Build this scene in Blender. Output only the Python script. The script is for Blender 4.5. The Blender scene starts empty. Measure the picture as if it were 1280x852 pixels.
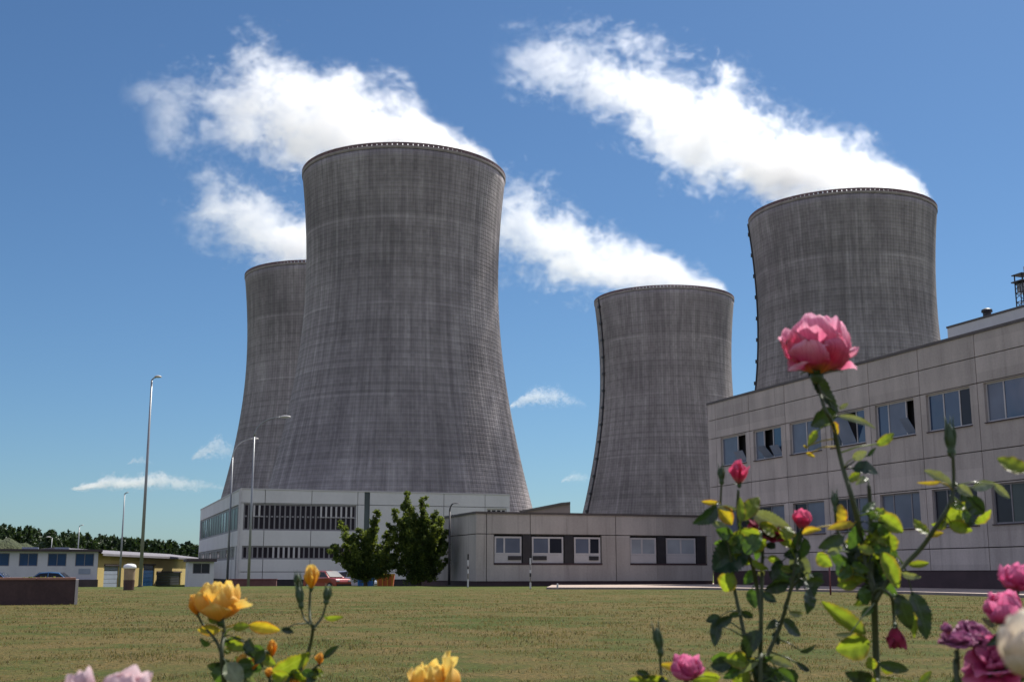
import bpy, bmesh, math, random
import numpy as np
from mathutils import Vector, Matrix, noise
R = math.radians
rnd = random.Random(7)
scn = bpy.context.scene
col = scn.collection

# ------------------------------------------------------------------ camera
FPX, EYE, PITCH = 1500.0, 0.85, math.atan(289 / 1500.0)      # focal length in photo pixels, eye height
cd = bpy.data.cameras.new('camera')
cam = bpy.data.objects.new('camera', cd)
col.objects.link(cam)
cam.location = (0, 0, EYE)
cam.rotation_euler = (math.pi / 2 + PITCH, 0, 0)
cd.sensor_width = 36
cd.lens = 36 * FPX / 1280
cd.clip_start, cd.clip_end = 0.05, 20000
cd.dof.use_dof = True
cd.dof.focus_distance = 12.0
cd.dof.aperture_fstop = 13
scn.camera = cam

# ------------------------------------------------------------------ world and sun
SUN_AZ, SUN_EL = 39.0, 54.0          # degrees right of the view direction, above the horizon
w = bpy.data.worlds.new('World')
scn.world = w
w.use_nodes = True
wn = w.node_tree
bg = wn.nodes['Background']
sky = wn.nodes.new('ShaderNodeTexSky')
sky.sky_type = 'NISHITA'
sky.sun_disc = False
sky.sun_elevation = R(SUN_EL)
sky.sun_rotation = R(SUN_AZ)
sky.altitude = 300
sky.air_density = 1.0
sky.dust_density = 0.5
sky.ozone_density = 2.0
tint = wn.nodes.new('ShaderNodeMix'); tint.data_type = 'RGBA'; tint.blend_type = 'MULTIPLY'
tint.inputs[0].default_value = 1.0
tint.inputs[7].default_value = (0.70, 0.965, 1.19, 1.0)        # the photograph's cool white balance
wn.links.new(sky.outputs[0], tint.inputs[6])
# bright cloud added out of view, beside and behind the viewer, as fill light
def wnode(t, **kw):
    nd = wn.nodes.new(t)
    for k, v_ in kw.items(): setattr(nd, k, v_)
    return nd
def wmath(op, a, b=None, clamp=False):
    nd = wnode('ShaderNodeMath', operation=op, use_clamp=clamp)
    for i, q in enumerate((a, b)):
        if q is None: continue
        if isinstance(q, bpy.types.NodeSocket): wn.links.new(q, nd.inputs[i])
        else: nd.inputs[i].default_value = q
    return nd.outputs[0]
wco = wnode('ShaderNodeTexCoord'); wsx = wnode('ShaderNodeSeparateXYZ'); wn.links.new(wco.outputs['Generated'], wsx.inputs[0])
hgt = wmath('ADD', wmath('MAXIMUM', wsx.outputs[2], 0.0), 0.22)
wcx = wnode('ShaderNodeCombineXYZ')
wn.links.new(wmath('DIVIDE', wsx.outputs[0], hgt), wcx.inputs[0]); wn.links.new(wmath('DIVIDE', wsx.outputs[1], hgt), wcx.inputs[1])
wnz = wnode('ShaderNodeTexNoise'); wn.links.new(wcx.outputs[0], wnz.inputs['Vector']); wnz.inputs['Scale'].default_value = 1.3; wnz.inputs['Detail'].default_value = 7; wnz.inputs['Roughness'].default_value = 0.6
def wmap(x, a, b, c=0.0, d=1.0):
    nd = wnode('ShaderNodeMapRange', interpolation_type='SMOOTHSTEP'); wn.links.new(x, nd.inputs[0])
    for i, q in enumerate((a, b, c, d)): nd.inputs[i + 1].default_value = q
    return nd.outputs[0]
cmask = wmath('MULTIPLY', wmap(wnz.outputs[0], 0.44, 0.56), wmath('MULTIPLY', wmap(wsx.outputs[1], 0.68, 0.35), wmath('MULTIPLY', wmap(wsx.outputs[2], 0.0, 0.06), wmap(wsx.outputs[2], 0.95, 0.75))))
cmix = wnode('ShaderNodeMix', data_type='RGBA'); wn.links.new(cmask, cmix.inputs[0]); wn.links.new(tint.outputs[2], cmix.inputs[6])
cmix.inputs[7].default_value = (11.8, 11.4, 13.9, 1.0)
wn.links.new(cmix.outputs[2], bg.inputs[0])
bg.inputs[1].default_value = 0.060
sd = bpy.data.lights.new('sun', 'SUN')
sun = bpy.data.objects.new('sun', sd)
col.objects.link(sun)
sd.energy = 5.0
sd.angle = R(0.53)
sd.color = (1.0, 0.95, 0.87)
sdir = Vector((math.sin(R(SUN_AZ)) * math.cos(R(SUN_EL)), math.cos(R(SUN_AZ)) * math.cos(R(SUN_EL)), math.sin(R(SUN_EL))))
sun.rotation_euler = sdir.to_track_quat('Z', 'Y').to_euler()
scn.view_settings.view_transform = 'Standard'
scn.view_settings.look = 'None'
scn.view_settings.exposure = 0.34
scn.view_settings.gamma = 1.0
scn.cycles.volume_bounces = 24
scn.cycles.max_bounces = 26
scn.cycles.diffuse_bounces = 4
scn.cycles.glossy_bounces = 4
scn.cycles.transmission_bounces = 6
scn.cycles.transparent_max_bounces = 16
scn.cycles.volume_step_rate = 1.0
scn.cycles.volume_max_steps = 128
scn.cycles.use_denoising = True

# ------------------------------------------------------------------ pixel helpers (photo is 1280x852)
def ray(x, y):
    a, c = (x - 640) / FPX, -(y - 426) / FPX
    return Vector((a, math.cos(PITCH) - c * math.sin(PITCH), math.sin(PITCH) + c * math.cos(PITCH)))
def ground(x, y, z=0.0):
    r = ray(x, y); t = (z - EYE) / r.z
    return Vector((r.x * t, r.y * t, z))
def at(x, y, Y):
    r = ray(x, y); t = Y / r.y
    return Vector((r.x * t, Y, EYE + r.z * t))
def proj(p):
    z = p[2] - EYE
    yc = p[1] * math.cos(PITCH) + z * math.sin(PITCH)
    zc = -p[1] * math.sin(PITCH) + z * math.cos(PITCH)
    return 640 + FPX * p[0] / yc, 426 - FPX * zc / yc
def on_line(P, d, x, y=715.0):
    """where the vertical plane through ground point P along d is met by image column x: distance along d"""
    r = ray(x, y)
    det = d[0] * -r.y + r.x * d[1]
    s = (-P[0] * -r.y + r.x * -P[1]) / det
    return s
def zat(P, y):
    lo, hi = -5.0, 250.0
    for _ in range(40):
        m = (lo + hi) / 2
        if proj((P[0], P[1], m))[1] > y: lo = m
        else: hi = m
    return m

# ------------------------------------------------------------------ object helpers
def tag(o, label=None, cat=None, group=None, kind=None):
    if label: o['label'] = label
    if cat: o['category'] = cat
    if group: o['group'] = group
    if kind: o['kind'] = kind
    return o
def empty(name, loc=(0, 0, 0), rz=0.0):
    o = bpy.data.objects.new(name, None)
    col.objects.link(o)
    o.location = loc
    o.rotation_euler = (0, 0, rz)
    o.empty_display_size = 0.2
    return o
def thing(name, label, cat, loc=(0, 0, 0), rz=0.0, group=None):
    return tag(empty(name, loc, rz), label, cat, group)
class MB:
    def __init__(s):
        s.v, s.f, s.m, s.uv = [], [], [], None
    def box(s, x0, x1, y0, y1, z0, z1, m=0):
        b = len(s.v)
        s.v += [(x0, y0, z0), (x1, y0, z0), (x1, y1, z0), (x0, y1, z0), (x0, y0, z1), (x1, y0, z1), (x1, y1, z1), (x0, y1, z1)]
        for q in ((0, 3, 2, 1), (4, 5, 6, 7), (0, 1, 5, 4), (1, 2, 6, 5), (2, 3, 7, 6), (3, 0, 4, 7)):
            s.f.append(tuple(b + i for i in q)); s.m.append(m)
        return s
    def poly(s, pts, m=0):
        b = len(s.v); s.v += [tuple(p) for p in pts]
        s.f.append(tuple(range(b, b + len(pts)))); s.m.append(m)
        return s
    def prism(s, pts, z0, z1, m=0):
        n = len(pts); b = len(s.v)
        s.v += [(p[0], p[1], z0) for p in pts] + [(p[0], p[1], z1) for p in pts]
        s.f.append(tuple(b + n - 1 - i for i in range(n))); s.f.append(tuple(b + n + i for i in range(n)))
        for i in range(n):
            j = (i + 1) % n
            s.f.append((b + i, b + j, b + n + j, b + n + i))
        s.m += [m] * (n + 2)
        return s
    def tube(s, pts, rad, n=8, m=0, cap=True):
        pts = [Vector(p) for p in pts]
        if not hasattr(rad, '__len__'): rad = [rad] * len(pts)
        b0 = len(s.v); up = None
        for i, p in enumerate(pts):
            t = (pts[min(i + 1, len(pts) - 1)] - pts[max(i - 1, 0)]).normalized()
            if up is None:
                up = t.orthogonal().normalized()
            up = (up - t * up.dot(t)).normalized()
            q = t.cross(up)
            for k in range(n):
                a = 2 * math.pi * k / n
                s.v.append(tuple(p + (up * math.cos(a) + q * math.sin(a)) * rad[i]))
        for i in range(len(pts) - 1):
            for k in range(n):
                a, c = b0 + i * n + k, b0 + i * n + (k + 1) % n
                s.f.append((a, c, c + n, a + n)); s.m.append(m)
        if cap:
            s.f.append(tuple(b0 + n - 1 - k for k in range(n))); s.m.append(m)
            e = b0 + (len(pts) - 1) * n
            s.f.append(tuple(e + k for k in range(n))); s.m.append(m)
        return s
    def lathe(s, prof, n=24, cx=0, cy=0, m=0):
        b = len(s.v)
        for r_, z in prof:
            for k in range(n):
                a = 2 * math.pi * k / n
                s.v.append((cx + r_ * math.cos(a), cy + r_ * math.sin(a), z))
        for i in range(len(prof) - 1):
            for k in range(n):
                a, c = b + i * n + k, b + i * n + (k + 1) % n
                s.f.append((a, c, c + n, a + n)); s.m.append(m)
        return s
    def build(s, name, mats, parent=None, smooth=False, bevel=0, fixn=False):
        me = bpy.data.meshes.new(name)
        me.from_pydata(s.v, [], s.f)
        for m_ in (mats if isinstance(mats, (list, tuple)) else [mats]): me.materials.append(m_)
        if any(s.m): me.polygons.foreach_set('material_index', s.m)
        if smooth: me.polygons.foreach_set('use_smooth', [True] * len(s.f))
        if fixn:
            bm = bmesh.new(); bm.from_mesh(me); bmesh.ops.recalc_face_normals(bm, faces=bm.faces); bm.to_mesh(me); bm.free()
        me.update()
        o = bpy.data.objects.new(name, me)
        col.objects.link(o)
        if parent: o.parent = parent
        if bevel:
            md = o.modifiers.new('bevel', 'BEVEL'); md.width = bevel; md.segments = 2
        return o
def copy_tree(o, parent=None):
    c = o.copy(); col.objects.link(c)
    if parent: c.parent = parent
    for ch in o.children: copy_tree(ch, c)
    return c

# ------------------------------------------------------------------ materials
class NT:
    def __init__(s, name):
        s.m = bpy.data.materials.new(name); s.m.use_nodes = True
        s.t = s.m.node_tree; s.b = s.t.nodes.get('Principled BSDF'); s.o = s.t.nodes.get('Material Output')
    def n(s, typ, ins=None, **kw):
        nd = s.t.nodes.new(typ)
        for k, v_ in kw.items(): setattr(nd, k, v_)
        for k, v_ in (ins or {}).items():
            if isinstance(v_, bpy.types.NodeSocket): s.t.links.new(v_, nd.inputs[k])
            else: nd.inputs[k].default_value = v_
        return nd
    def math(s, op, a, b=None, c=None, clamp=False):
        d = {0: a}
        if b is not None: d[1] = b
        if c is not None: d[2] = c
        return s.n('ShaderNodeMath', d, operation=op, use_clamp=clamp).outputs[0]
    def mix(s, fac, a, b, blend='MIX'):
        nd = s.n('ShaderNodeMix', {0: fac, 6: a, 7: b}, data_type='RGBA', blend_type=blend)
        return nd.outputs[2]
    def smooth(s, x, lo, hi, a=0.0, b=1.0):
        nd = s.n('ShaderNodeMapRange', {0: x, 1: lo, 2: hi, 3: a, 4: b}, interpolation_type='SMOOTHSTEP')
        return nd.outputs[0]
    def noise(s, vec, scale, detail=4, rough=0.55, dist=0.0):
        d = {'Scale': scale, 'Detail': detail, 'Roughness': rough, 'Distortion': dist}
        if vec is not None: d['Vector'] = vec
        return s.n('ShaderNodeTexNoise', d).outputs[0]
    def coord(s, kind='Object'):
        return s.n('ShaderNodeTexCoord').outputs[kind]
    def scale(s, vec, v3):
        return s.n('ShaderNodeVectorMath', {0: vec, 1: v3}, operation='MULTIPLY').outputs[0]
    def link(s, a, b): s.t.links.new(a, b)
    def bump(s, h, strength=0.3, dist=0.02):
        nd = s.n('ShaderNodeBump', {'Height': h, 'Strength': strength, 'Distance': dist})
        s.link(nd.outputs[0], s.b.inputs['Normal'])
def rgb(*c): return (c[0], c[1], c[2], 1.0)
def paint(name, c, rough=0.6, var=0.18, scale=1.5, metal=0.0, bump=0.0, spec=0.5, streak=False, cell=None):
    """a painted / weathered plain surface: base colour broken up by two sizes of noise"""
    t = NT(name); co = t.coord()
    a = t.noise(t.scale(co, (1, 1, 0.25) if streak else (1, 1, 1)), scale, 5, 0.6)
    b = t.noise(co, scale * 9, 3, 0.6)
    f = t.math('ADD', t.math('MULTIPLY', a, 0.7), t.math('MULTIPLY', b, 0.3))
    f = t.smooth(f, 0.3, 0.7)
    lo = rgb(*[x * (1 - var) for x in c]); hi = rgb(*[min(1, x * (1 + var)) for x in c])
    base = t.mix(f, lo, hi)
    if cell:                                      # every cast panel has its own tone, with rain streaks below its top edge
        fl = t.n('ShaderNodeVectorMath', {0: t.n('ShaderNodeVectorMath', {0: co, 1: cell[0]}, operation='ADD').outputs[0], 1: cell[1]}, operation='DIVIDE').outputs[0]
        wn_ = t.n('ShaderNodeTexWhiteNoise', {0: t.n('ShaderNodeVectorMath', {0: fl}, operation='FLOOR').outputs[0]}, noise_dimensions='3D').outputs[0]
        k = t.math('ADD', 0.88, t.math('MULTIPLY', wn_, 0.20))
        st = t.noise(t.scale(co, (3.0, 3.0, 0.12)), 1.0, 4, 0.65)
        k = t.math('SUBTRACT', k, t.smooth(st, 0.54, 0.72, 0.0, 0.22))
        base = t.mix(1.0, base, t.n('ShaderNodeCombineXYZ', {0: k, 1: k, 2: k}).outputs[0], 'MULTIPLY')
    t.link(base, t.b.inputs['Base Color'])
    t.b.inputs['Roughness'].default_value = rough
    t.b.inputs['Metallic'].default_value = metal
    t.b.inputs['Specular IOR Level'].default_value = spec
    if bump: t.bump(b, bump, 0.02)
    return t.m
def glass(name, c, rough=0.08, spec=0.8):
    t = NT(name); co = t.coord()
    f = t.noise(co, 0.6, 2)
    t.link(t.mix(f, rgb(*[x * 0.6 for x in c]), rgb(*[x * 1.4 for x in c])), t.b.inputs['Base Color'])
    t.b.inputs['Roughness'].default_value = rough
    t.b.inputs['Specular IOR Level'].default_value = spec
    t.bump(t.noise(co, 0.9, 1), 0.12, 0.05)
    return t.m
M = {}
M['panel'] = paint('precast_panel', (0.42, 0.375, 0.345), 0.85, 0.16, 1.1, bump=0.15, streak=True, cell=((50.0, 5.42, 0.28), (100.0, 4.21, 1.5)))
M['panel_low'] = paint('pebbledash_panel', (0.41, 0.375, 0.345), 0.9, 0.14, 0.8, bump=0.3, streak=True, cell=((0.7, 50.0, 0.3), (3.3, 100.0, 3.4)))
M['plinth'] = paint('dark_plinth', (0.045, 0.025, 0.03), 0.7, 0.25, 1)
M['core'] = paint('dark_interior', (0.03, 0.028, 0.03), 0.9, 0.2, 1)
M['coping'] = paint('roof_coping', (0.09, 0.075, 0.07), 0.6, 0.2, 1)
M['roof'] = paint('roof_felt', (0.12, 0.11, 0.11), 0.9, 0.2, 0.5)
M['white'] = paint('white_cladding', (0.58, 0.57, 0.56), 0.6, 0.07, 0.4, streak=True)
M['frame'] = paint('pale_window_frame', (0.48, 0.46, 0.46), 0.5, 0.08, 1)
M['frame_dark'] = paint('grey_window_frame', (0.2, 0.19, 0.2), 0.5, 0.1, 1)
M['glass'] = glass('window_glass_dark', (0.018, 0.02, 0.03), 0.2, spec=0.3)
M['glass_w'] = glass('window_glass_brown', (0.022, 0.018, 0.024), 0.3, spec=0.12)
M['glass_pale'] = glass('window_glass_blind', (0.12, 0.14, 0.19), 0.2, 0.4)
M['glass_sky'] = glass('window_curtain_sky', (0.30, 0.33, 0.36), 0.3, 0.4)  # pale colour holds curtains and the reflected sky together
M['glass_blue'] = glass('window_glass_blue', (0.02, 0.045, 0.10), spec=1.0)
M['glass_green'] = glass('green_profiled_glass', (0.075, 0.095, 0.095), 0.3, 0.2)
M['black'] = paint('black_paint', (0.02, 0.018, 0.022), 0.5, 0.3, 2)
M['steel'] = paint('galvanised_steel', (0.27, 0.28, 0.29), 0.45, 0.15, 3, metal=0.5, streak=True)
M['dark_steel'] = paint('dark_steel', (0.06, 0.055, 0.06), 0.5, 0.2, 3, metal=0.3)

# ------------------------------------------------------------------ cooling towers
def prof(z, rt=37.4, zt=112.0, bb=96.0, bt=109.0):
    return rt * math.sqrt(1 + ((z - zt) / (bb if z < zt else bt)) ** 2)
def tower_material():
    t = NT('tower_concrete'); co = t.coord()
    sx = t.n('ShaderNodeSeparateXYZ', {0: co}); x, y, z = sx.outputs
    ang = t.math('ARCTAN2', y, x)
    u_ = t.math('MULTIPLY', ang, 180 / (2 * math.pi))
    fr = t.math('FRACT', t.math('ADD', u_, 500.0))
    rib = t.math('ABSOLUTE', t.math('SUBTRACT', fr, 0.5))            # 0 at rib centre
    rib = t.smooth(rib, 0.10, 0.22, 1.0, 0.0)
    fz = t.math('FRACT', t.math('DIVIDE', z, 1.45))
    lift = t.smooth(t.math('ABSOLUTE', t.math('SUBTRACT', fz, 0.5)), 0.06, 0.2, 1.0, 0.0)
    row = t.math('FLOOR', t.math('DIVIDE', z, 1.45))
    colm = t.math('FLOOR', t.math('ADD', u_, 500.0))
    wn_ = t.n('ShaderNodeTexWhiteNoise', {0: t.n('ShaderNodeCombineXYZ', {0: row, 1: colm}).outputs[0]}, noise_dimensions='3D').outputs[0]
    wr = t.n('ShaderNodeTexWhiteNoise', {0: t.n('ShaderNodeCombineXYZ', {0: row}).outputs[0]}, noise_dimensions='3D').outputs[0]
    wc = t.n('ShaderNodeTexWhiteNoise', {0: t.n('ShaderNodeCombineXYZ', {1: colm}).outputs[0]}, noise_dimensions='3D').outputs[0]
    cyl = t.n('ShaderNodeCombineXYZ', {0: t.math('MULTIPLY', t.math('COSINE', ang), 14.0), 1: t.math('MULTIPLY', t.math('SINE', ang), 14.0), 2: t.math('MULTIPLY', z, 0.035)}).outputs[0]
    streak = t.noise(cyl, 1.3, 6, 0.65)
    blot = t.noise(t.scale(co, (1, 1, 0.6)), 0.035, 4, 0.6)
    up = t.smooth(z, 75.0, 150.0)
    v_ = t.math('ADD', 0.5, 0.0)
    f = t.smooth(streak, 0.3, 0.72)
    base = t.mix(f, rgb(0.235, 0.21, 0.215), rgb(0.37, 0.335, 0.335))
    dk = t.math('MULTIPLY', t.smooth(blot, 0.42, 0.68), t.math('ADD', 0.25, t.math('MULTIPLY', up, 0.35)))
    base = t.mix(dk, base, rgb(0.17, 0.15, 0.16))
    # lift-to-lift and panel-to-panel tone
    k = t.math('ADD', 0.85, t.math('MULTIPLY', wn_, 0.15))
    k = t.math('MULTIPLY', k, t.math('ADD', 0.9, t.math('MULTIPLY', wr, 0.2)))
    k = t.math('MULTIPLY', k, t.math('ADD', 0.91, t.math('MULTIPLY', wc, 0.18)))
    k = t.math('MULTIPLY', k, t.math('SUBTRACT', 1.0, t.math('MULTIPLY', lift, 0.11)))
    k = t.math('MULTIPLY', k, t.math('ADD', 1.0, t.math('MULTIPLY', rib, 0.11)))
    oi = t.n('ShaderNodeObjectInfo').outputs['Location']
    far_ = t.n('ShaderNodeSeparateXYZ', {0: oi}).outputs[0]
    k = t.math('MULTIPLY', k, t.n('ShaderNodeMapRange', {0: t.math('FRACT', t.math('MULTIPLY', far_, 0.0147)), 1: 0.0, 2: 1.0, 3: 1.02, 4: 1.16}).outputs[0])   # each shell weathered a little differently
    spall = t.noise(t.n('ShaderNodeVectorMath', {0: co, 1: oi}, operation='ADD').outputs[0], 0.018, 5, 0.7)
    k = t.math('MULTIPLY', k, t.smooth(spall, 0.35, 0.62, 0.82, 1.06))
    # pale construction joints at a few heights
    for zz in (62.0, 96.0, 128.0):
        j = t.smooth(t.math('ABSOLUTE', t.math('SUBTRACT', z, zz)), 0.3, 0.7, 0.28, 0.0)
        k = t.math('ADD', k, t.math('MULTIPLY', j, t.smooth(t.noise(co, 0.03, 2), 0.4, 0.6)))
    # pale efflorescence band under the rim
    k = t.math('ADD', k, t.math('MULTIPLY', t.smooth(z, 146.0, 152.0), 0.15))
    kc = t.n('ShaderNodeCombineXYZ', {0: k, 1: k, 2: k}).outputs[0]
    t.link(t.mix(1.0, base, kc, 'MULTIPLY'), t.b.inputs['Base Color'])
    t.b.inputs['Roughness'].default_value = 0.92
    t.b.inputs['Specular IOR Level'].default_value = 0.2
    t.bump(t.math('SUBTRACT', rib, t.math('MULTIPLY', lift, 0.5)), 0.5, 0.25)
    return t.m
M['tower'] = tower_material()
M['rim'] = paint('rim_concrete', (0.30, 0.26, 0.25), 0.85, 0.2, 0.3)
M['rail_red'] = paint('rim_blocks', (0.16, 0.10, 0.11), 0.8, 0.25, 0.5)
def make_tower():
    root = empty('cooling_tower')
    m = MB()
    zs = [9 + (153.2 - 9) * i / 58 for i in range(59)]
    m.lathe([(prof(z), z) for z in zs] + [(prof(153.2) - 0.6, 153.2)] + [(prof(z) - 0.6, z) for z in zs[::-1]] + [(prof(9), 9)], 180)
    m.build('shell', M['tower'], root, smooth=True)
    r0 = prof(153.2)
    m = MB().lathe([(r0 - 0.7, 153.0), (r0 + 0.15, 153.0), (r0 + 0.3, 153.5), (r0 + 0.3, 154.0), (r0 - 0.7, 154.0), (r0 - 0.7, 153.0)], 180)
    m.build('rim_ring', M['rim'], root)
    m = MB()
    n = 132
    for k in range(n):
        a0, a1 = 2 * math.pi * (k - 0.4) / n, 2 * math.pi * (k + 0.4) / n
        pts = [(rr * math.cos(a), rr * math.sin(a)) for rr, a in ((r0 + 0.28, a0), (r0 + 0.28, a1), (r0 - 0.2, a1), (r0 - 0.2, a0))]
        m.prism(pts, 154.0, 154.75)
    m.lathe([(r0 - 0.25, 154.75), (r0 + 0.32, 154.75), (r0 + 0.32, 155.15), (r0 - 0.25, 155.15), (r0 - 0.25, 154.75)], 132)
    m.build('parapet_blocks', M['rail_red'], root)
    m = MB()
    n = 56; rb, rs = prof(0) + 1.5, prof(9.0) - 0.3
    for k in range(n):
        for d in (-0.5, 0.5):
            a0, a1 = 2 * math.pi * k / n, 2 * math.pi * (k + d) / n
            m.tube([(rb * math.cos(a0), rb * math.sin(a0), 0), (rs * math.cos(a1), rs * math.sin(a1), 9.3)], 0.45, 6)
    m.build('support_columns', M['rim'], root)
    return root
def ladder(root, ang):
    m = MB()
    pts = []
    for i in range(61):
        z = 8 + 146 * i / 60; r_ = prof(z)
        pts.append(z)
    for off in (-0.55, 0.55):
        m.tube([((prof(z) + 0.45) * math.cos(ang + off / 40), (prof(z) + 0.45) * math.sin(ang + off / 40), z) for z in pts], 0.13, 4)
    m.tube([((prof(z) + 0.3) * math.cos(ang), (prof(z) + 0.3) * math.sin(ang), z) for z in pts], 0.42, 6)
    for i in range(15):
        z = 14 + i * 9.6; r_ = prof(z)
        c, s_ = math.cos(ang), math.sin(ang)
        b = len(m.v)
        q = [(r_ - 0.2, -1.1), (r_ + 1.2, -1.1), (r_ + 1.2, 1.1), (r_ - 0.2, 1.1)]
        m.prism([(a * c - d * s_, a * s_ + d * c) for a, d in q], z, z + 1.3)
    m.build('access_ladder', M['dark_steel'], root)
TW = [(-42.8, 457.1, 'nearest cooling tower, standing tallest in the view behind the white building'),
      (-102.1, 625.3, 'cooling tower partly hidden behind the left side of the nearest tower'),
      (87.9, 678.5, 'smallest-looking cooling tower standing by itself behind the low grey building'),
      (145.3, 510.0, 'cooling tower rising behind the right-hand office building and the big pink rose')]
GRP = 'cooling towers of the power station'
proto = make_tower()
for i, (x, y, lab) in enumerate(TW):
    t_ = proto if i == 0 else copy_tree(proto)
    t_.location = (x, y, 0)
    t_.rotation_euler.z = (0, 0.6, 1.9, 3.1)[i]
    tag(t_, lab, 'cooling tower', GRP)
    if i == 3: ladder(t_, math.atan2(-y, -x) - R(86) - t_.rotation_euler.z)
    if i == 2: ladder(t_, math.atan2(-y, -x) - R(66) - t_.rotation_euler.z)

# ------------------------------------------------------------------ steam
def interp(tab, x):
    if x <= tab[0][0]: return tab[0][1]
    for (a, b), (c, d) in zip(tab, tab[1:]):
        if x <= c: return b + (d - b) * (x - a) / (c - a)
    return tab[-1][1]
def steam(name, label, cat, loc, rz, up, lo, wid, dens, seed, fade=(0.55, 1.0), amp=(0.85, 2.6), nscale=0.035, group=None, warp=8.0):
    """closed body round a drifting plume; the density inside follows the upper and lower outline tables, broken up by noise.
    local +X is downwind"""
    x0, x1 = up[0][0], up[-1][0]; L = x1 - x0
    m = MB(); N, K = 28, 20
    mg = 1.3
    for i in range(N + 1):
        x = x0 - 4 + (L + 8) * i / N
        xx = min(max(x, x0), x1)
        zc = (interp(up, xx) + interp(lo, xx)) / 2; rv = (interp(up, xx) - interp(lo, xx)) / 2 * mg + 3; rl = interp(wid, xx) * 1.1 + 2
        e = min(1, (0.15 + (x - x0 + 4) / 14)) * min(1, 0.15 + (x1 + 4 - x) / 14)
        for k in range(K):
            a = 2 * math.pi * k / K
            z = zc + rv * math.sin(a) * e
            yy = rl * math.cos(a) * e
            if name == 'steam_plume' and x < 44: z = max(z, 0.3)
            m.v.append((x, yy, z))
    for i in range(N):
        for k in range(K):
            a, c = i * K + k, i * K + (k + 1) % K
            m.f.append((a, a + K, c + K, c)); m.m.append(0)
    m.f.append(tuple(range(K))); m.m.append(0)
    m.f.append(tuple(N * K + K - 1 - k for k in range(K))); m.m.append(0)
    t = NT(name + '_vapour'); t.t.nodes.remove(t.b)
    co = t.coord(); sx = t.n('ShaderNodeSeparateXYZ', {0: co}); X, Y, Z = sx.outputs
    big = t.n('ShaderNodeTexNoise', {'Vector': t.n('ShaderNodeVectorMath', {0: co, 1: (seed * 37.0, seed * 11.0, 5.0)}, operation='ADD').outputs[0], 'Scale': nscale, 'Detail': 1.0, 'Roughness': 0.5})
    off = t.n('ShaderNodeVectorMath', {0: t.n('ShaderNodeVectorMath', {0: big.outputs['Color'], 1: (0.5, 0.5, 0.5)}, operation='SUBTRACT').outputs[0], 1: (warp, warp, warp)}, operation='MULTIPLY').outputs[0]
    u_ = t.n('ShaderNodeMapRange', {0: X, 1: x0, 2: x1, 3: 0.0, 4: 1.0}).outputs[0]
    pwarp = t.n('ShaderNodeVectorMath', {0: co, 1: off}, operation='ADD').outputs[0]
    sw = t.n('ShaderNodeSeparateXYZ', {0: pwarp})
    H = 100.0
    def curve(tab, hmax):
        c = t.n('ShaderNodeFloatCurve', {'Value': u_})
        cu = c.mapping.curves[0]
        pts = [((a - x0) / L, b / hmax) for a, b in tab]
        for i_, (a, b) in enumerate(pts):
            if i_ == 0: p = cu.points[0]; p.location = (a, b)
            elif i_ == len(pts) - 1: p = cu.points[len(cu.points) - 1]; p.location = (a, b)
        for a, b in pts[1:-1]: cu.points.new(a, b)
        for p in cu.points: p.handle_type = 'AUTO'
        c.mapping.update()
        return t.math('MULTIPLY', c.outputs[0], hmax)
    zu, zl, wd = curve(up, H), curve(lo, H), curve(wid, H)
    zc = t.math('MULTIPLY', t.math('ADD', zu, zl), 0.5)
    rv = t.math('MAXIMUM', t.math('MULTIPLY', t.math('SUBTRACT', zu, zl), 0.5), 1.0)
    dz = t.math('DIVIDE', t.math('SUBTRACT', sw.outputs[2], zc), rv)
    dy = t.math('DIVIDE', sw.outputs[1], wd)
    d2 = t.math('ADD', t.math('MULTIPLY', dz, dz), t.math('MULTIPLY', dy, dy))
    d = t.math('SQRT', d2)
    nz = t.n('ShaderNodeTexNoise', {'Vector': t.scale(t.n('ShaderNodeVectorMath', {0: co, 1: (seed * 13.0, 7.0, seed * 29.0)}, operation='ADD').outputs[0], (0.75, 1, 1)), 'Scale': nscale * 1.5, 'Detail': 8.0, 'Roughness': 0.68}).outputs[0]
    nn = t.math('MULTIPLY', t.math('SUBTRACT', nz, 0.5), 2.0)
    am = t.math('ADD', amp[0], t.math('MULTIPLY', t.math('POWER', u_, 1.3), amp[1] - amp[0]))
    n2 = t.n('ShaderNodeTexNoise', {'Vector': t.n('ShaderNodeVectorMath', {0: t.scale(co, (0.8, 1, 1)), 1: t.n('ShaderNodeVectorMath', {0: off, 1: (2.2, 2.2, 2.2)}, operation='MULTIPLY').outputs[0]}, operation='ADD').outputs[0], 'Scale': nscale * 4.5, 'Detail': 5.0, 'Roughness': 0.7}).outputs[0]
    nf = t.math('MULTIPLY', t.math('SUBTRACT', n2, 0.5), t.smooth(u_, 0.0, 0.8, 1.1, 2.8))
    field = t.math('ADD', t.math('SUBTRACT', 0.74, d), t.math('ADD', t.math('MULTIPLY', nn, am), nf))
    thr = t.smooth(u_, fade[0], fade[1], 0.0, 0.24)
    field = t.math('SUBTRACT', field, thr)
    de = t.math('POWER', t.smooth(field, -0.05, 0.55), 1.6)
    fall = t.smooth(u_, 0.15, 1.0, 1.0, 0.16)
    ends = t.math('MULTIPLY', t.smooth(u_, 0.93, 1.0, 1.0, 0.0), t.smooth(u_, 0.0, 0.03))
    de = t.math('MULTIPLY', t.math('MULTIPLY', de, fall), t.math('MULTIPLY', ends, dens))
    vol = t.n('ShaderNodeVolumePrincipled', {'Color': rgb(1, 1, 1), 'Density': de, 'Anisotropy': 0.5})
    vol.inputs['Density Attribute'].default_value = ''
    t.link(vol.outputs[0], t.o.inputs['Volume'])
    o = m.build(name, t.m, fixn=True)
    o.location = loc; o.rotation_euler.z = rz
    return tag(o, label, cat, group)
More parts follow.
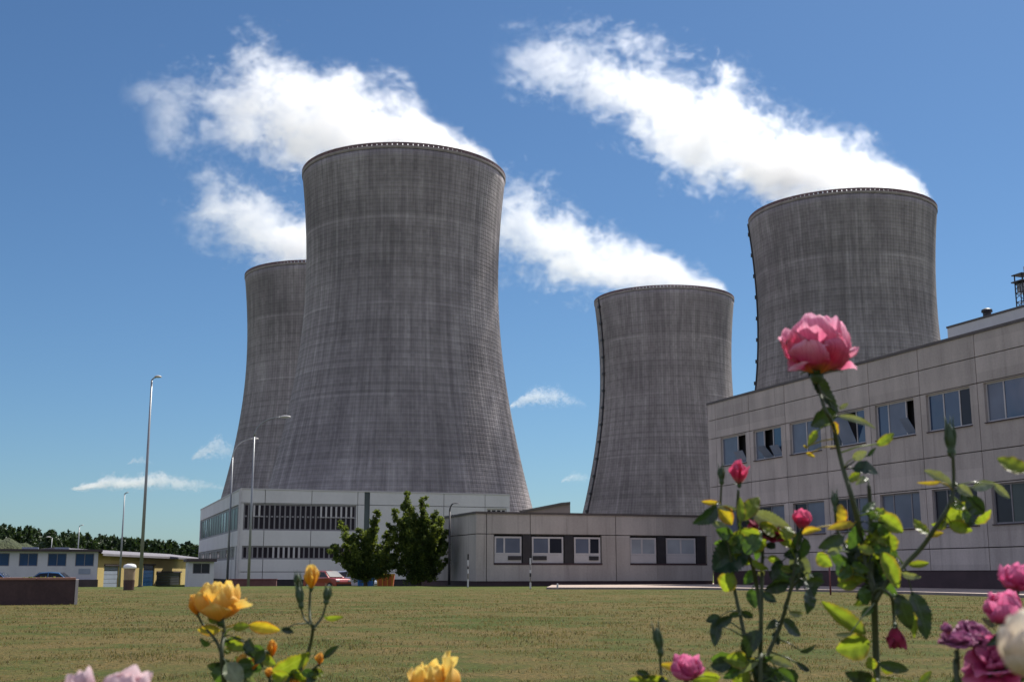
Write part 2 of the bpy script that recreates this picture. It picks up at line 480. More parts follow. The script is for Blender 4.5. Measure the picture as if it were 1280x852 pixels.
def plume_tab(cx, cy, k, pts):
    return sorted([((cx - x) * k, max((cy - y) * k, 0.0)) for x, y in pts])
SG = 'steam plumes drifting from the cooling towers'
PL = [
 (0, 500, 214, 0.32, [(622, 198), (600, 168), (560, 140), (500, 98), (465, 96), (430, 62), (385, 58), (320, 36), (262, 76), (200, 80), (160, 105)],
  [(622, 214), (500, 214), (374, 214), (340, 208), (315, 192), (285, 165), (240, 155), (195, 165), (160, 165)], 'white steam drifting left from the nearest cooling tower', 0.11, 3),
 (1, 400, 345, 0.43, [(490, 338), (440, 290), (378, 250), (330, 225), (265, 192), (235, 225), (205, 245)],
  [(490, 345), (400, 345), (306, 340), (275, 318), (245, 300), (205, 290)], 'small steam plume between the nearest tower and the tower half hidden behind it', 0.07, 5),
 (2, 830, 374, 0.46, [(914, 350), (890, 334), (850, 312), (800, 288), (745, 268), (700, 232), (660, 205), (620, 200), (580, 205), (540, 215)],
  [(914, 374), (830, 374), (743, 374), (700, 366), (660, 352), (620, 335), (580, 320), (540, 300)], 'steam plume low between the nearest tower and the small-looking tower on its right', 0.07, 8),
 (3, 1055, 262, 0.36, [(1168, 238), (1145, 204), (1110, 180), (1060, 150), (1000, 118), (950, 95), (900, 68), (850, 54), (800, 32), (740, 24), (690, 22), (620, 30)],
  [(1168, 262), (1055, 262), (938, 258), (900, 242), (860, 216), (800, 160), (760, 130), (720, 102), (690, 88), (620, 72)], 'longest steam plume rising left from the tower behind the office building', 0.11, 11),
]
for ti, cx, cy, k, up, lo, lab, dn, sd_ in PL:
    x, y, _ = TW[ti]
    U, Lw = plume_tab(cx, cy, k, up), plume_tab(cx, cy, k, lo)
    Lw[0] = (U[0][0], Lw[0][1]); Lw[-1] = (U[-1][0], Lw[-1][1])
    wd = [(U[0][0], 8), (U[0][0] + 12, 24), (-8, 37), (40, 40), (U[-1][0], 44)]
    steam('steam_plume', lab, 'steam plume', (x, y, 154.0), math.pi, U, Lw, wd, dn * 1.3, sd_, group=SG)
def cloud(x, y, wpx, hpx, Y, seed, label):
    k = math.hypot(Y, 0) / FPX
    c = at(x, y, Y)
    W_, H_ = wpx * k, hpx * k
    n = 8
    up = [(-W_ / 2 + W_ * i / n, H_ * (0.15 + 0.85 * math.sin(math.pi * (i + 0.0) / n) ** 0.7 * rnd.uniform(0.6, 1))) for i in range(n + 1)]
    lo = [(a, 0.0) for a, b in up]
    s = 100.0 / (H_ * 1.05)
    sc = W_ / 150.0
    # built at 1/sc size, then scaled up to its real size
    up = [(a / sc, b / sc) for a, b in up]; lo = [(a / sc, b / sc) for a, b in lo]
    wd = [(a, 18) for a, b in up]
    o = steam('cloud', label, 'cloud', c, 0.0, up, lo, wd, 0.024, seed, fade=(0.7, 1.0), amp=(1.3, 1.5), nscale=0.075, group='small clouds near the horizon', warp=5)
    o.scale = (sc, sc, sc)
    return o
cloud(188, 614, 195, 32, 5000, 21, 'long flat cloud low in the sky right of the tall street lamp')
cloud(272, 577, 66, 44, 5000, 23, 'small puffy cloud beside the curved street lamps at the left tower')
cloud(176, 581, 34, 14, 5200, 25, 'tiny cloud just left of the small puffy cloud')
cloud(686, 511, 100, 40, 4600, 27, 'small white cloud between the nearest tower and the tower standing by itself')
cloud(722, 604, 42, 20, 5200, 29, 'faint tiny cloud low beside the foot of the tower standing by itself')

# ------------------------------------------------------------------ ground, lawn, pavement
def smoothstep(a, b, x):
    t = min(1, max(0, (x - a) / (b - a))); return t * t * (3 - 2 * t)
def gz(x, y):
    """height of the ground: level lawn, a slight fall beyond its far edge on the left"""
    m_ = smoothstep(-14.0, -24.0, x) if x < -14 else 0.0
    m2 = smoothstep(4.0, -2.0, x)
    d = -0.55 * m_ * smoothstep(72, 100, y)
    d += -0.45 * (1 - m_) * m2 * smoothstep(78, 88, y)
    return d
def lawn_material():
    t = NT('dry_lawn'); co = t.coord()
    a = t.noise(t.scale(co, (0.75, 1, 1)), 0.25, 6, 0.7, 0.9)
    b = t.noise(t.scale(co, (0.9, 0.8, 1)), 1.1, 5, 0.65)
    c = t.noise(t.scale(co, (0.7, 1, 1)), 22, 4, 0.7)
    f = t.math('ADD', t.math('MULTIPLY', a, 0.5), t.math('MULTIPLY', b, 0.5))
    col1 = t.mix(t.smooth(f, 0.40, 0.58), rgb(0.082, 0.118, 0.022), rgb(0.225, 0.155, 0.06))
    far = t.n('ShaderNodeSeparateXYZ', {0: co}).outputs[1]
    g = t.smooth(far, 54, 74)
    col1 = t.mix(t.math('MULTIPLY', g, 0.75), col1, rgb(0.095, 0.15, 0.025))
    col2 = t.mix(t.smooth(c, 0.33, 0.68), rgb(0.055, 0.058, 0.02), col1)
    col2 = t.mix(t.smooth(c, 0.6, 0.8, 0.0, 0.6), col2, rgb(0.23, 0.175, 0.08))
    fine = t.noise(co, 9, 3, .7)
    col2 = t.mix(t.smooth(fine, .52, .75, 0, .55), col2, rgb(0.05, 0.075, 0.02))
    t.link(col2, t.b.inputs['Base Color'])
    t.b.inputs['Roughness'].default_value = 0.95
    t.b.inputs['Specular IOR Level'].default_value = 0.1
    t.bump(t.math('ADD', c, t.math('MULTIPLY', b, 0.5)), 0.9, 0.06)
    return t.m
M['lawn'] = lawn_material()
xs = sorted(set([-9000, -3000, -1200, -600, -300, -150, -90, -60, -50, 60, 90, 150, 300, 600, 1200, 3000, 9000] + list(range(-40, 41, 2))))
ys = sorted(set([-9000, -2000, -300, -60, -10, 0, 5, 150, 220, 400, 700, 1500, 4000, 12000] + list(range(10, 121, 2))))
m = MB()
for y in ys:
    for x in xs: m.v.append((x, y, gz(x, y) - 0.0))
for j in range(len(ys) - 1):
    for i in range(len(xs) - 1):
        a = j * len(xs) + i
        m.f.append((a, a + 1, a + 1 + len(xs), a + len(xs))); m.m.append(0)
tag(m.build('ground', M['lawn'], smooth=True), kind='structure')
# slightly uneven turf drawn as real blades, thick near the camera and thinner with distance
def blades():
    g = np.random.default_rng(5)
    N = 150000
    y = 8.0 * (60.0 / 8.0) ** (g.random(N) ** 1.15)
    x = (g.random(N) - 0.5) * 2 * (0.46 * y + 0.5)
    # clumping
    cl = np.array([noise.noise((a * 1.1, b * 1.6, 0.3)) + 0.8 * noise.noise((a * 3.7, b * 5.0, 4.0)) + 0.5 * noise.noise((a * .3, b * .5, 9.0)) for a, b in zip(x, y)])
    keep = g.random(N) < (0.42 + 0.9 * cl)
    x, y = x[keep], y[keep]; cl = cl[keep]; n = len(x)
    sc = 0.7 + (y / 30.0)
    h = (0.008 + 0.020 * g.random(n) + 0.012 * np.clip(cl, 0, 1)) * np.minimum(sc, 1.35)
    wd = (0.0018 + 0.0025 * g.random(n)) * np.clip(y / 9.0, 1.0, 3.2)
    a = g.random(n) * 2 * np.pi; b = g.random(n) * 2 * np.pi
    ln = h * (0.3 + 0.9 * g.random(n))
    z0 = np.full(n, -0.004)
    P0 = np.stack([x - wd * np.cos(a), y - wd * np.sin(a), z0], 1)
    P1 = np.stack([x + wd * np.cos(a), y + wd * np.sin(a), z0], 1)
    mx, my = x + 0.35 * ln * np.cos(b), y + 0.35 * ln * np.sin(b)
    P2 = np.stack([mx + wd * 0.7 * np.cos(a), my + wd * 0.7 * np.sin(a), h * 0.6], 1)
    P3 = np.stack([mx - wd * 0.7 * np.cos(a), my - wd * 0.7 * np.sin(a), h * 0.6], 1)
    P4 = np.stack([x + ln * np.cos(b), y + ln * np.sin(b), h], 1)
    V = np.stack([P0, P1, P2, P3, P4], 1).reshape(-1, 3)
    me = bpy.data.meshes.new('grass')
    i = np.arange(n) * 5
    loops = np.stack([i, i + 1, i + 2, i + 3, i + 3, i + 2, i + 4], 1).reshape(-1)
    me.vertices.add(len(V)); me.vertices.foreach_set('co', V.reshape(-1))
    me.loops.add(len(loops)); me.loops.foreach_set('vertex_index', loops)
    me.polygons.add(2 * n)
    st = np.stack([np.arange(n) * 7, np.arange(n) * 7 + 4], 1).reshape(-1)
    me.polygons.foreach_set('loop_start', st)
    me.polygons.foreach_set('loop_total', np.tile([4, 3], n))
    at_ = me.attributes.new('tone', 'FLOAT', 'FACE')
    at_.data.foreach_set('value', np.repeat(np.clip(0.55 * g.random(n) + 0.25 + 0.15 * cl * -1, 0, 1), 2))
    me.update(calc_edges=True)
    t = NT('grass_blades')
    tn = t.n('ShaderNodeAttribute', attribute_name='tone').outputs['Fac']
    cr = t.n('ShaderNodeValToRGB', {0: tn})
    e = cr.color_ramp.elements
    e[0].position = 0.1; e[0].color = rgb(0.09, 0.11, 0.03)
    e[1].position = 0.95; e[1].color = rgb(0.30, 0.23, 0.11)
    k = e.new(0.45); k.color = rgb(0.15, 0.13, 0.038)
    k = e.new(0.7); k.color = rgb(0.24, 0.175, 0.07)
    t.link(cr.outputs[0], t.b.inputs['Base Color'])
    t.b.inputs['Roughness'].default_value = 0.7
    tr = t.n('ShaderNodeBsdfTranslucent', {0: cr.outputs[0]}); mx = t.n('ShaderNodeMixShader', {0: 0.45, 1: t.b.outputs[0], 2: tr.outputs[0]}); t.link(mx.outputs[0], t.o.inputs[0])
    me.materials.append(t.m)
    o = bpy.data.objects.new('grass', me); col.objects.link(o)
    tag(o, 'short dry mown grass of the lawn, olive green with straw coloured blades', 'grass', kind='stuff')
blades()
# pavement in front of the low building and along the office building, with its kerb
UX, UY = Vector((-0.33381, 0.94264)), Vector((0.94264, 0.33381))       # the buildings' two directions
Q = ground(891.3, 731.2)                                                  # far corner of the office building
q2 = Vector((Q.x, Q.y))
k_ = [ground(683, 736.0), ground(880, 736.2), ground(1080, 740.2), ground(1236, 745.0), ground(1420, 752)]
kp = [(p.x, p.y) for p in k_] + [(30, 20), (40, 20), (40, 90), (14, 90)]
low = [q2 + UY * on_line(Q, UY, px) for px in (690,)]
kp += [(low[0].x, low[0].y - 0.15)]
M['paving'] = paint('paving_concrete', (0.42, 0.33, 0.27), 0.85, 0.15, 0.8)
M['kerb'] = paint('kerb_stone', (0.24, 0.2, 0.19), 0.85, 0.2, 2)
m = MB().prism(kp, -0.2, 0.09)
tag(m.build('pavement', M['paving'], fixn=True), kind='structure')
m = MB()
for (a, b) in zip(kp[:5], kp[1:5]):
    a, b = Vector(a), Vector(b); d = (b - a).normalized(); nrm = Vector((d.y, -d.x))
    L = (b - a).length; nseg = max(1, int(L / 1.0)); 
    for i in range(nseg):
        p0, p1 = a + d * (L * i / nseg + 0.01), a + d * (L * (i + 1) / nseg - 0.01)
        m.prism([tuple(p0 + nrm * 0.14), tuple(p1 + nrm * 0.14), tuple(p1 + nrm * 0.003), tuple(p0 + nrm * 0.003)], -0.1, 0.10)
tag(m.build('kerb', M['kerb'], fixn=True), kind='structure')

# ------------------------------------------------------------------ buildings
BRZ = R(19.5)
def facade(mb, fn, a0, a1, z0, z1, holes, th=0.22, ja=(), jz=(), gap=0.045):
    """panels of a wall with openings; fn(a, depth, z) -> xyz. Joints are real gaps"""
    ax = sorted(set([a0, a1] + [h[0] for h in holes] + [h[1] for h in holes] + list(ja)))
    az = sorted(set([z0, z1] + [h[2] for h in holes] + [h[3] for h in holes] + list(jz)))
    ax = [a for a in ax if a0 <= a <= a1]; az = [z for z in az if z0 <= z <= z1]
    g = gap / 2
    for k in range(len(az) - 1):
        zl, zh = az[k], az[k + 1]
        run = None
        for i in range(len(ax)):
            solid = False
            if i < len(ax) - 1:
                ca, cz = (ax[i] + ax[i + 1]) / 2, (zl + zh) / 2
                solid = not any(h[0] < ca < h[1] and h[2] < cz < h[3] for h in holes)
            if run is not None and (not solid or ax[i] in ja):
                s0, s1 = run, ax[i]
                if s0 in ja: s0 += g
                if s1 in ja: s1 -= g
                q0 = zl + (g if zl in jz else 0); q1 = zh - (g if zh in jz else 0)
                P = [fn(s0, 0, q0), fn(s1, th, q1)]
                x0, x1 = sorted((P[0][0], P[1][0])); y0, y1 = sorted((P[0][1], P[1][1])); 
                mb.box(x0, x1, y0, y1, q0, q1)
                run = None
            if solid and run is None: run = ax[i]
def window(parent, fn, a0, a1, z0, z1, divs, depth=0.12, fr=0.07, frame='frame', hz=None, panes=None, sashes=()):
    """window with frame, glass panes as sub-parts and, where asked, tilted open sashes. divs = mullion positions 0..1"""
    m = MB()
    def bx(p0, p1, d0, d1, q0, q1, mb=None):
        P, Q_ = fn(p0, d0, q0), fn(p1, d1, q1)
        (mb or m).box(min(P[0], Q_[0]), max(P[0], Q_[0]), min(P[1], Q_[1]), max(P[1], Q_[1]), q0, q1)
    W_ = a1 - a0
    cuts = [a0] + [a0 + W_ * d for d in divs] + [a1]
    bx(a0, a1, depth, depth + 0.07, z0, z0 + fr); bx(a0, a1, depth, depth + 0.07, z1 - fr, z1)
    for i, c in enumerate(cuts):
        lo_ = a0 if i == 0 else (a1 - fr if i == len(cuts) - 1 else c - fr / 2)
        bx(lo_, lo_ + fr, depth, depth + 0.07, z0 + fr, z1 - fr)
    if hz is not None:
        for i in range(len(cuts) - 1): bx(cuts[i] + fr, cuts[i + 1] - fr, depth + 0.004, depth + 0.066, z0 + (z1 - z0) * hz - fr / 2, z0 + (z1 - z0) * hz + fr / 2)
    o = m.build('window', M[frame], parent)
    for i in range(len(cuts) - 1):
        kind = (panes or ['glass'] * 9)[i]
        if kind == 'open': continue
        mp = MB(); bx(cuts[i] + fr * 0.5, cuts[i + 1] - fr * 0.5, depth + 0.03, depth + 0.045, z0 + fr * 0.5, z1 - fr * 0.5, mp)
        mp.build('pane', M[kind], o)
    for (i, tilt, full) in sashes:
        # sash hinged at its bottom edge, leaning outwards
        ms = MB(); c0, c1 = cuts[i] + fr, cuts[i + 1] - fr
        hh = (z1 - z0) * full
        n = 2
        zt = z0 + fr
        P = [fn(c0, depth, zt), fn(c1, depth, zt), fn(c1, depth - math.sin(tilt) * hh, zt + math.cos(tilt) * hh), fn(c0, depth - math.sin(tilt) * hh, zt + math.cos(tilt) * hh)]
        P2 = [fn(c0, depth + 0.03, zt), fn(c1, depth + 0.03, zt), fn(c1, depth + 0.03 - math.sin(tilt) * hh, zt + math.cos(tilt) * hh), fn(c0, depth + 0.03 - math.sin(tilt) * hh, zt + math.cos(tilt) * hh)]
        b = 0; ms.v = [tuple(p) for p in P + P2]
        ms.f = [(0, 1, 2, 3), (4, 7, 6, 5), (0, 4, 5, 1), (1, 5, 6, 2), (2, 6, 7, 3), (3, 7, 4, 0)]; ms.m = [0] * 6
        ms.build('open_sash', M['sash'], o, fixn=True)
    return o
M['sash'] = glass('open_sash_glass', (0.16, 0.21, 0.30), 0.1)

# office building on the right; local x = depth behind the facade, -y = towards the camera
off = thing('office_building', 'two-storey grey concrete-panel office building with open windows along the right side', 'building', (Q.x, Q.y, 0), BRZ)
fr_ = lambda a, d, z: (d, -a, z)
LEN, HT = 46.4, 12.12
wins = [(1.65 + 4.21 * k, 4.90 + 4.21 * k) for k in range(10)]
holes = [(a, b, 7.8, 9.68) for a, b in wins] + [(a, b, 3.05, 4.9) for a, b in wins]
ja = [1.03] + [5.42 + 4.21 * k for k in range(10)]
m = MB()
facade(m, fr_, 0, LEN, 0.95, HT, holes, 0.24, [j for j in ja], [2.0, 4.98, 6.5, 9.74, 11.0])
# the far side and back as plain panels, roof slab and dark core
m.box(0.245, 14.0, -0.24, 0.0, 0.95, HT); m.box(13.8, 14.0, -LEN, -0.25, 0.95, HT); m.box(0.245, 13.79, -LEN, -LEN + 0.24, 0.95, HT)
m.build('wall', M['panel'], off, bevel=0)
MB().box(0.6, 13.7, -LEN + 0.3, -0.3, 0.3, HT - 0.4).build('interior', M['core'], off)
MB().box(0.05, 13.95, -LEN + 0.05, -0.05, -0.2, 0.94).build('plinth', M['plinth'], off)
MB().box(-0.06, 14.06, -LEN - 0.06, 0.06, HT + 0.003, HT + 0.14).build('roof_edge', M['coping'], off)
upper = [
 dict(divs=(0.62,), panes=['glass_pale', 'open'], sashes=[(1, 0.5, 0.42)]),
 dict(divs=(0.33, 0.66), panes=['glass_pale', 'open', 'glass_blue'], sashes=[(1, 0.75, 0.5), (2, 0.5, 0.4)]),
 dict(divs=(0.5,), panes=['glass_pale', 'glass_pale']),
 dict(divs=(0.28, 0.72), panes=['glass', 'open', 'glass_blue'], sashes=[(1, 0.42, 0.85)]),
 dict(divs=(0.3, 0.75), panes=['glass_blue', 'glass_pale', 'open'], sashes=[(2, 0.6, 0.5)]),
 dict(divs=(0.36, 0.72), panes=['glass_blue', 'glass_blue', 'glass']),
 dict(divs=(0.36, 0.8), panes=['glass_pale', 'glass_blue', 'glass']),
 dict(divs=(0.33, 0.66), panes=['glass_blue', 'glass_blue', 'glass']),
 dict(divs=(0.5,), panes=['glass_blue', 'glass_pale']), dict(divs=(0.5,), panes=['glass_blue', 'glass'])]
for (a, b), d in zip(wins, upper):
    window(off, fr_, a, b, 7.8, 9.68, depth=0.13, fr=0.075, **d)
lowr = [dict(divs=(0.5,), panes=['glass_pale', 'glass']), dict(divs=(0.5,), panes=['glass', 'glass_pale']), dict(divs=(0.4,), panes=['glass', 'glass_pale']),
 dict(divs=(0.33, 0.66), panes=['glass', 'glass', 'glass_pale']), dict(divs=(0.3, 0.75), panes=['glass_pale', 'glass_pale', 'glass_pale']), dict(divs=(0.3, 0.6), panes=['glass', 'glass', 'glass']),
 dict(divs=(0.35,), panes=['glass', 'glass_green']), dict(divs=(0.5,), panes=['glass', 'glass']), dict(divs=(0.5,), panes=['glass', 'glass']), dict(divs=(0.5,), panes=['glass', 'glass'])]
for (a, b), d in zip(wins, lowr):
    window(off, fr_, a, b, 3.05, 4.9, depth=0.13, fr=0.075, frame='frame_dark', **d)
for a, b in wins:
    for z in (7.8, 3.05): MB().box(-0.07, 0.12, -b - 0.04, -a + 0.04, z - 0.05, z - 0.003).build('window_sill', M['plinth'], off)
# roof plant room: pale block set back from the edge
def off_local(s, dep): return Q + Vector((UY.x * dep - UX.x * s, UY.y * dep - UX.y * s, 0))
dep = 1.6
Pq = off_local(0, dep)
s0 = on_line(Pq, -UX, 1184, 409)
P0 = off_local(s0, dep); zt = zat(P0, 410.5)
MB().box(dep, dep + 8, -LEN + 2, -s0, HT - 0.3, zt).build('plant_room', M['white'], off)
MB().box(dep - 0.04, dep + 8.04, -LEN + 1.96, -s0 + 0.04, zt + 0.003, zt + 0.1).build('plant_room_edge', M['coping'], off)
s1 = on_line(Pq, -UX, 1226, 395)
m = MB().lathe([(0.0, zt + 0.1), (0.2, zt + 0.1), (0.2, zt + 0.36), (0.27, zt + 0.38), (0.26, zt + 0.5), (0.12, zt + 0.57), (0.0, zt + 0.57)], 20, dep + 0.4, -s1)
m.build('roof_vent', M['black'], off)
# lattice mast and its cabin at the right edge of the view
s2 = on_line(Pq, -UX, 1270, 375)
mast = thing('roof_mast', 'dark lattice mast with a platform on the office roof at the right edge', 'mast', tuple(off_local(s2, dep + 0.5) + Vector((0, 0, zt + 0.1))), BRZ)
m = MB()
for x, y in ((-.5, -.5), (.5, -.5), (.5, .5), (-.5, .5)): m.tube([(x, y, -0.0), (x, y, 3.2)], 0.07, 6)
for z in (0.6, 1.5, 2.4):
    for (x0, y0), (x1, y1) in zip(((-.5, -.5), (.5, -.5), (.5, .5), (-.5, .5)), ((.5, -.5), (.5, .5), (-.5, .5), (-.5, -.5))):
        m.tube([(x0, y0, z), (x1, y1, z)], 0.04, 5); m.tube([(x0, y0, z - 0.55), (x1, y1, z)], 0.03, 5)
m.build('lattice_frame', M['black'], mast)
mast.scale = (.5, .5, .5)
MB().box(-.75, .75, -.75, .75, 2.5, 2.62).box(-.7, .7, -.7, .7, 3.2, 3.3).build('platform', M['dark_steel'], mast)
MB().box(-.4, .4, -.4, .4, 1.55, 2.45).build('equipment_box', M['steel'], mast)
MB().tube([(0.25, 0, 3.3), (0.25, 0, 4.1)], 0.04, 6).build('antenna', M['steel'], mast)
MB().tube([(-0.9, -0.6, 0), (-0.9, -0.6, 1.9)], 0.06, 6).build('vent_pipe', M['black'], mast)

# low grey building in the middle
sL = on_line(Q, UY, 595)
PLc = Q + Vector((UY.x * sL, UY.y * sL, 0))
lowb = thing('low_building', 'low grey pebbledash building with white windows and dark pillars in the middle', 'building', (PLc.x, PLc.y, 0), BRZ)
ff = lambda a, d, z: (a, d, z)
def la(px): return on_line(PLc, UY, px)
HL = zat(PLc, 641.3)
def zl(px, y):
    s = la(px); return zat(PLc + Vector((UY.x * s, UY.y * s, 0)), y)
zw0, zw1 = zl(680, 703.5), zl(680, 668)
LL = la(891.3) - 0.02
zp = zl(680, 725.8)
holes = [(la(617), la(753), zw0, zw1), (la(788), la(885), zw0, zw1)]
m = MB()
facade(m, ff, 0, LL, zp, HL, holes, 0.24, [la(608), la(663), la(770.5)], [zw1 + 0.02], 0.05)
sB = 14.5                                      # the left side runs back
facade(m, lambda a, d, z: (d, a, z), 0.245, sB, zp, HL, [], 0.24, [5.0, 9.8], [zw1 + 0.02], 0.05)
m.box(0.245, LL, sB - 0.24, sB, zp, HL)
m.build('wall', M['panel_low'], lowb)
MB().box(0.5, LL - 0.1, 0.55, sB - 0.3, 0.2, HL - 0.3).build('interior', M['core'], lowb)
MB().box(0.06, LL, 0.06, sB - 0.06, -0.7, zp - 0.004).build('plinth', M['plinth'], lowb)
MB().box(-0.08, LL, -0.08, sB + 0.08, HL + 0.003, HL + 0.13).build('roof_edge', M['coping'], lowb)
dz_ = zw1 - zw0
def lowwin(x0, x1, divs, panes, dark=None):
    a, b = la(x0), la(x1)
    zmid = zw0 + dz_ * 0.30
    window(lowb, ff, a, b, zmid, zw1 - 0.12, divs, depth=0.08, fr=0.11, panes=panes)
    m = MB(); m.box(a, b, 0.09, 0.14, zw0 + 0.02, zmid - 0.004)
    o = m.build('spandrel_panel', M['frame'], lowb)
    if dark:
        for d0, d1 in dark:
            MB().box(a + (b - a) * d0, a + (b - a) * d1, 0.03, 0.086, zw0 + 0.2, zmid - 0.08).build('vent_grille', M['black'], o)
lowwin(618.5, 652.5, (0.36,), ['glass_pale', 'glass_pale'], [(0.5, 0.98)])
lowwin(665.5, 705, (0.54,), ['glass_blue2', 'glass'], [(0.03, 0.46)]) if 'glass_blue2' in M else lowwin(665.5, 705, (0.54,), ['glass_pale', 'glass'], [(0.03, 0.46)])
lowwin(718.5, 751.5, (0.58,), ['glass_pale', 'glass'], [(0.56, 0.92)])
lowwin(789, 821.5, (0.45,), ['glass_sky', 'glass_sky']) if 'glass_sky' in M else lowwin(789, 821.5, (0.45,), ['glass_pale', 'glass_pale'])
lowwin(834, 871, (0.5,), ['glass_sky', 'glass_sky'])
for x0, x1 in ((653.5, 664), (706, 717), (822.5, 833), (872, 883)):
    MB().box(la(x0), la(x1), 0.02, 0.3, zw0 + 0.02, zw1 - 0.02).build('dark_pillar', M['black'], lowb)
for a, b in ((617, 753), (788, 884)): MB().box(la(a), la(b), -0.03, 0.07, zw0 - 0.1, zw0 + 0.012).build('window_sill', M['plinth'], lowb)

# white building on the left
Wc = ground(297, 727.6)
wb = thing('white_building', 'white two-storey building with long dark window bands at the foot of the left towers', 'building', (Wc.x, Wc.y, 0), BRZ)
def wa(px): return on_line(Wc, UY, px)
def wz(px, y):
    s = wa(px); return zat(Wc + Vector((UY.x * s, UY.y * s, 0)), y)
HW = zat(Wc, 611)
WLEN = wa(637); WD = on_line(Wc, UX, 247)
u0, u1 = wz(370, 662.7), wz(370, 630.0)
l0, l1 = wz(370, 698.6), wz(370, 682.0)
aE = wa(443.5); aE2 = wa(436)
holes = [(0.25, aE, u0, u1), (0.25, aE2, l0, l1), (wa(608), WLEN - 0.3, wz(620, 651), wz(620, 635.3)), (wa(453.5), wa(460.5), 1.5, HW - 0.02)]
m = MB()
facade(m, ff, 0, WLEN, 0.25, HW, holes, 0.25, [wa(328), wa(387), aE + 0.12, wa(554), wa(606)], [wz(550, 632.5), 0.9], 0.05)
hl_ = [(0.6, WD - 0.4, u0, u1), (3.2, WD - 0.4, l0, l1)]
facade(m, lambda a, d, z: (d, a, z), 0.255, WD, 0.25, HW, hl_ + [(0.9, 2.4, 0.25, l1)], 0.25, [2.9, 7.5, 15, 22, 30], [], 0.05)
m.box(0.255, WLEN, WD - 0.25, WD, 0.25, HW); m.box(WLEN - 0.25, WLEN, 0.255, WD - 0.26, 0.25, HW)
m.build('wall', M['white'], wb)
MB().box(0.6, WLEN - 0.4, 0.7, WD - 0.4, 0.2, HW - 0.2).build('interior', M['core'], wb)
MB().box(0.04, WLEN - 0.04, 0.04, WD - 0.04, -0.9, 0.246).build('plinth', M['core'], wb)
MB().box(-0.05, WLEN + 0.05, -0.05, WD + 0.05, HW + 0.003, HW + 0.1).build('roof_edge', M['frame'], wb)
NU = 22
hz = (wz(370, 645.5) - u0) / (u1 - u0)
window(wb, ff, 0.255, aE, u0, u1, [i / NU for i in range(1, NU)], depth=0.1, fr=0.13, frame='frame_dark', hz=hz, panes=['glass_w'] * 40)
m = MB()
for i in list(range(15, 22)) + [2, 3]:                           # some casements have pale frames
    x0 = 0.255 + (aE - 0.255) * i / NU; x1 = 0.255 + (aE - 0.255) * (i + 1) / NU
    zt_, zb_ = u1 - 0.14, u0 + (u1 - u0) * hz
    m.box(x0 - 0.07, x0 + 0.09, 0.05, 0.097, zb_, zt_); m.box(x0 - 0.07, x1 + 0.02, 0.05, 0.097, zb_ - 0.04, zb_ - 0.002)
m.build('pale_casement_frame', M['frame'], wb)
NL = 21
window(wb, ff, 0.255, aE2, l0, l1, [i / NL for i in range(1, NL)], depth=0.1, fr=0.13, frame='frame_dark', panes=['glass_w'] * 40)
m = MB()
for i in range(6, 12):
    x0 = 0.255 + (aE2 - 0.255) * i / NL
    m.box(x0 - 0.07, x0 + 0.10, 0.05, 0.097, l0 + 0.1, l1 - 0.1)
m.build('pale_casement_frame', M['frame'], wb)
window(wb, ff, wa(608), WLEN - 0.31, wz(620, 651), wz(620, 635.3), (0.25, 0.5, 0.75), depth=0.1, fr=0.13, frame='frame')
MB().box(wa(453.5), wa(460.5), 0.08, 0.14, 1.5, HW - 0.02).build('stair_glazing', M['glass_green'], wb)
fs = lambda a, d, z: (d, a, z)
n_ = 16
window(wb, fs, 0.61, WD - 0.41, u0, u1, [i / n_ for i in range(1, n_)], depth=0.1, fr=0.2, frame='frame_dark', panes=(['glass_green', 'glass_green', 'glass_green', 'glass', 'glass_green', 'glass_pale', 'glass', 'glass_green'] * 3)[:n_])
window(wb, fs, 3.21, WD - 0.41, l0, l1, [i / 13 for i in range(1, 13)], depth=0.1, fr=0.2, frame='frame_dark', panes=['glass_green', 'glass_green', 'glass'] * 5)
MB().box(0.08, 0.14, 0.93, 2.37, 0.28, l1 - 0.03).build('door', M['black'], wb)
MB().tube([(-0.12, -0.1, 0.0), (-0.12, -0.1, HW)], 0.09, 8).build('drainpipe', M['frame'], wb)

# ------------------------------------------------------------------ trees
def foliage_mesh(name, clumps, per, size, mats, parent, seed, flat=0.0):
    """many small leaf-shaped faces spread through clumps [(centre, radius vector)]"""
    g = np.random.default_rng(seed)
    C_ = np.array([c for c, r_ in clumps], float); Rr = np.array([r_ for c, r_ in clumps], float)
    n = len(clumps) * per
    C2 = np.repeat(C_, per, 0); R2 = np.repeat(Rr, per, 0)
    d = g.normal(size=(n, 3)); d /= np.linalg.norm(d, axis=1)[:, None]
    rr = g.random(n) ** 0.45
    P = C2 + d * R2 * rr[:, None]
    a = g.normal(size=(n, 3)); a /= np.linalg.norm(a, axis=1)[:, None]
    if flat: a[:, 2] *= 1 - flat
    b = np.cross(a, g.normal(size=(n, 3))); b /= np.linalg.norm(b, axis=1)[:, None] + 1e-9
    s = (size * (0.6 + 0.8 * g.random(n)))[:, None]
    V = np.stack([P - a * s, P + b * s * 0.45, P + a * s, P - b * s * 0.45], 1).reshape(-1, 3)
    me = bpy.data.meshes.new(name)
    me.vertices.add(4 * n); me.vertices.foreach_set('co', V.reshape(-1))
    me.loops.add(4 * n); me.loops.foreach_set('vertex_index', np.arange(4 * n))
    me.polygons.add(n); me.polygons.foreach_set('loop_start', np.arange(n) * 4); me.polygons.foreach_set('loop_total', np.full(n, 4))
    at_ = me.attributes.new('tone', 'FLOAT', 'FACE'); 
    ct = np.repeat(g.random(len(clumps)), per)
    at_.data.foreach_set('value', np.clip(0.5 * g.random(n) + 0.5 * ct, 0, 1))
    me.update(calc_edges=True); me.materials.append(mats)
    o = bpy.data.objects.new(name, me); col.objects.link(o)
    if parent: o.parent = parent
    return o
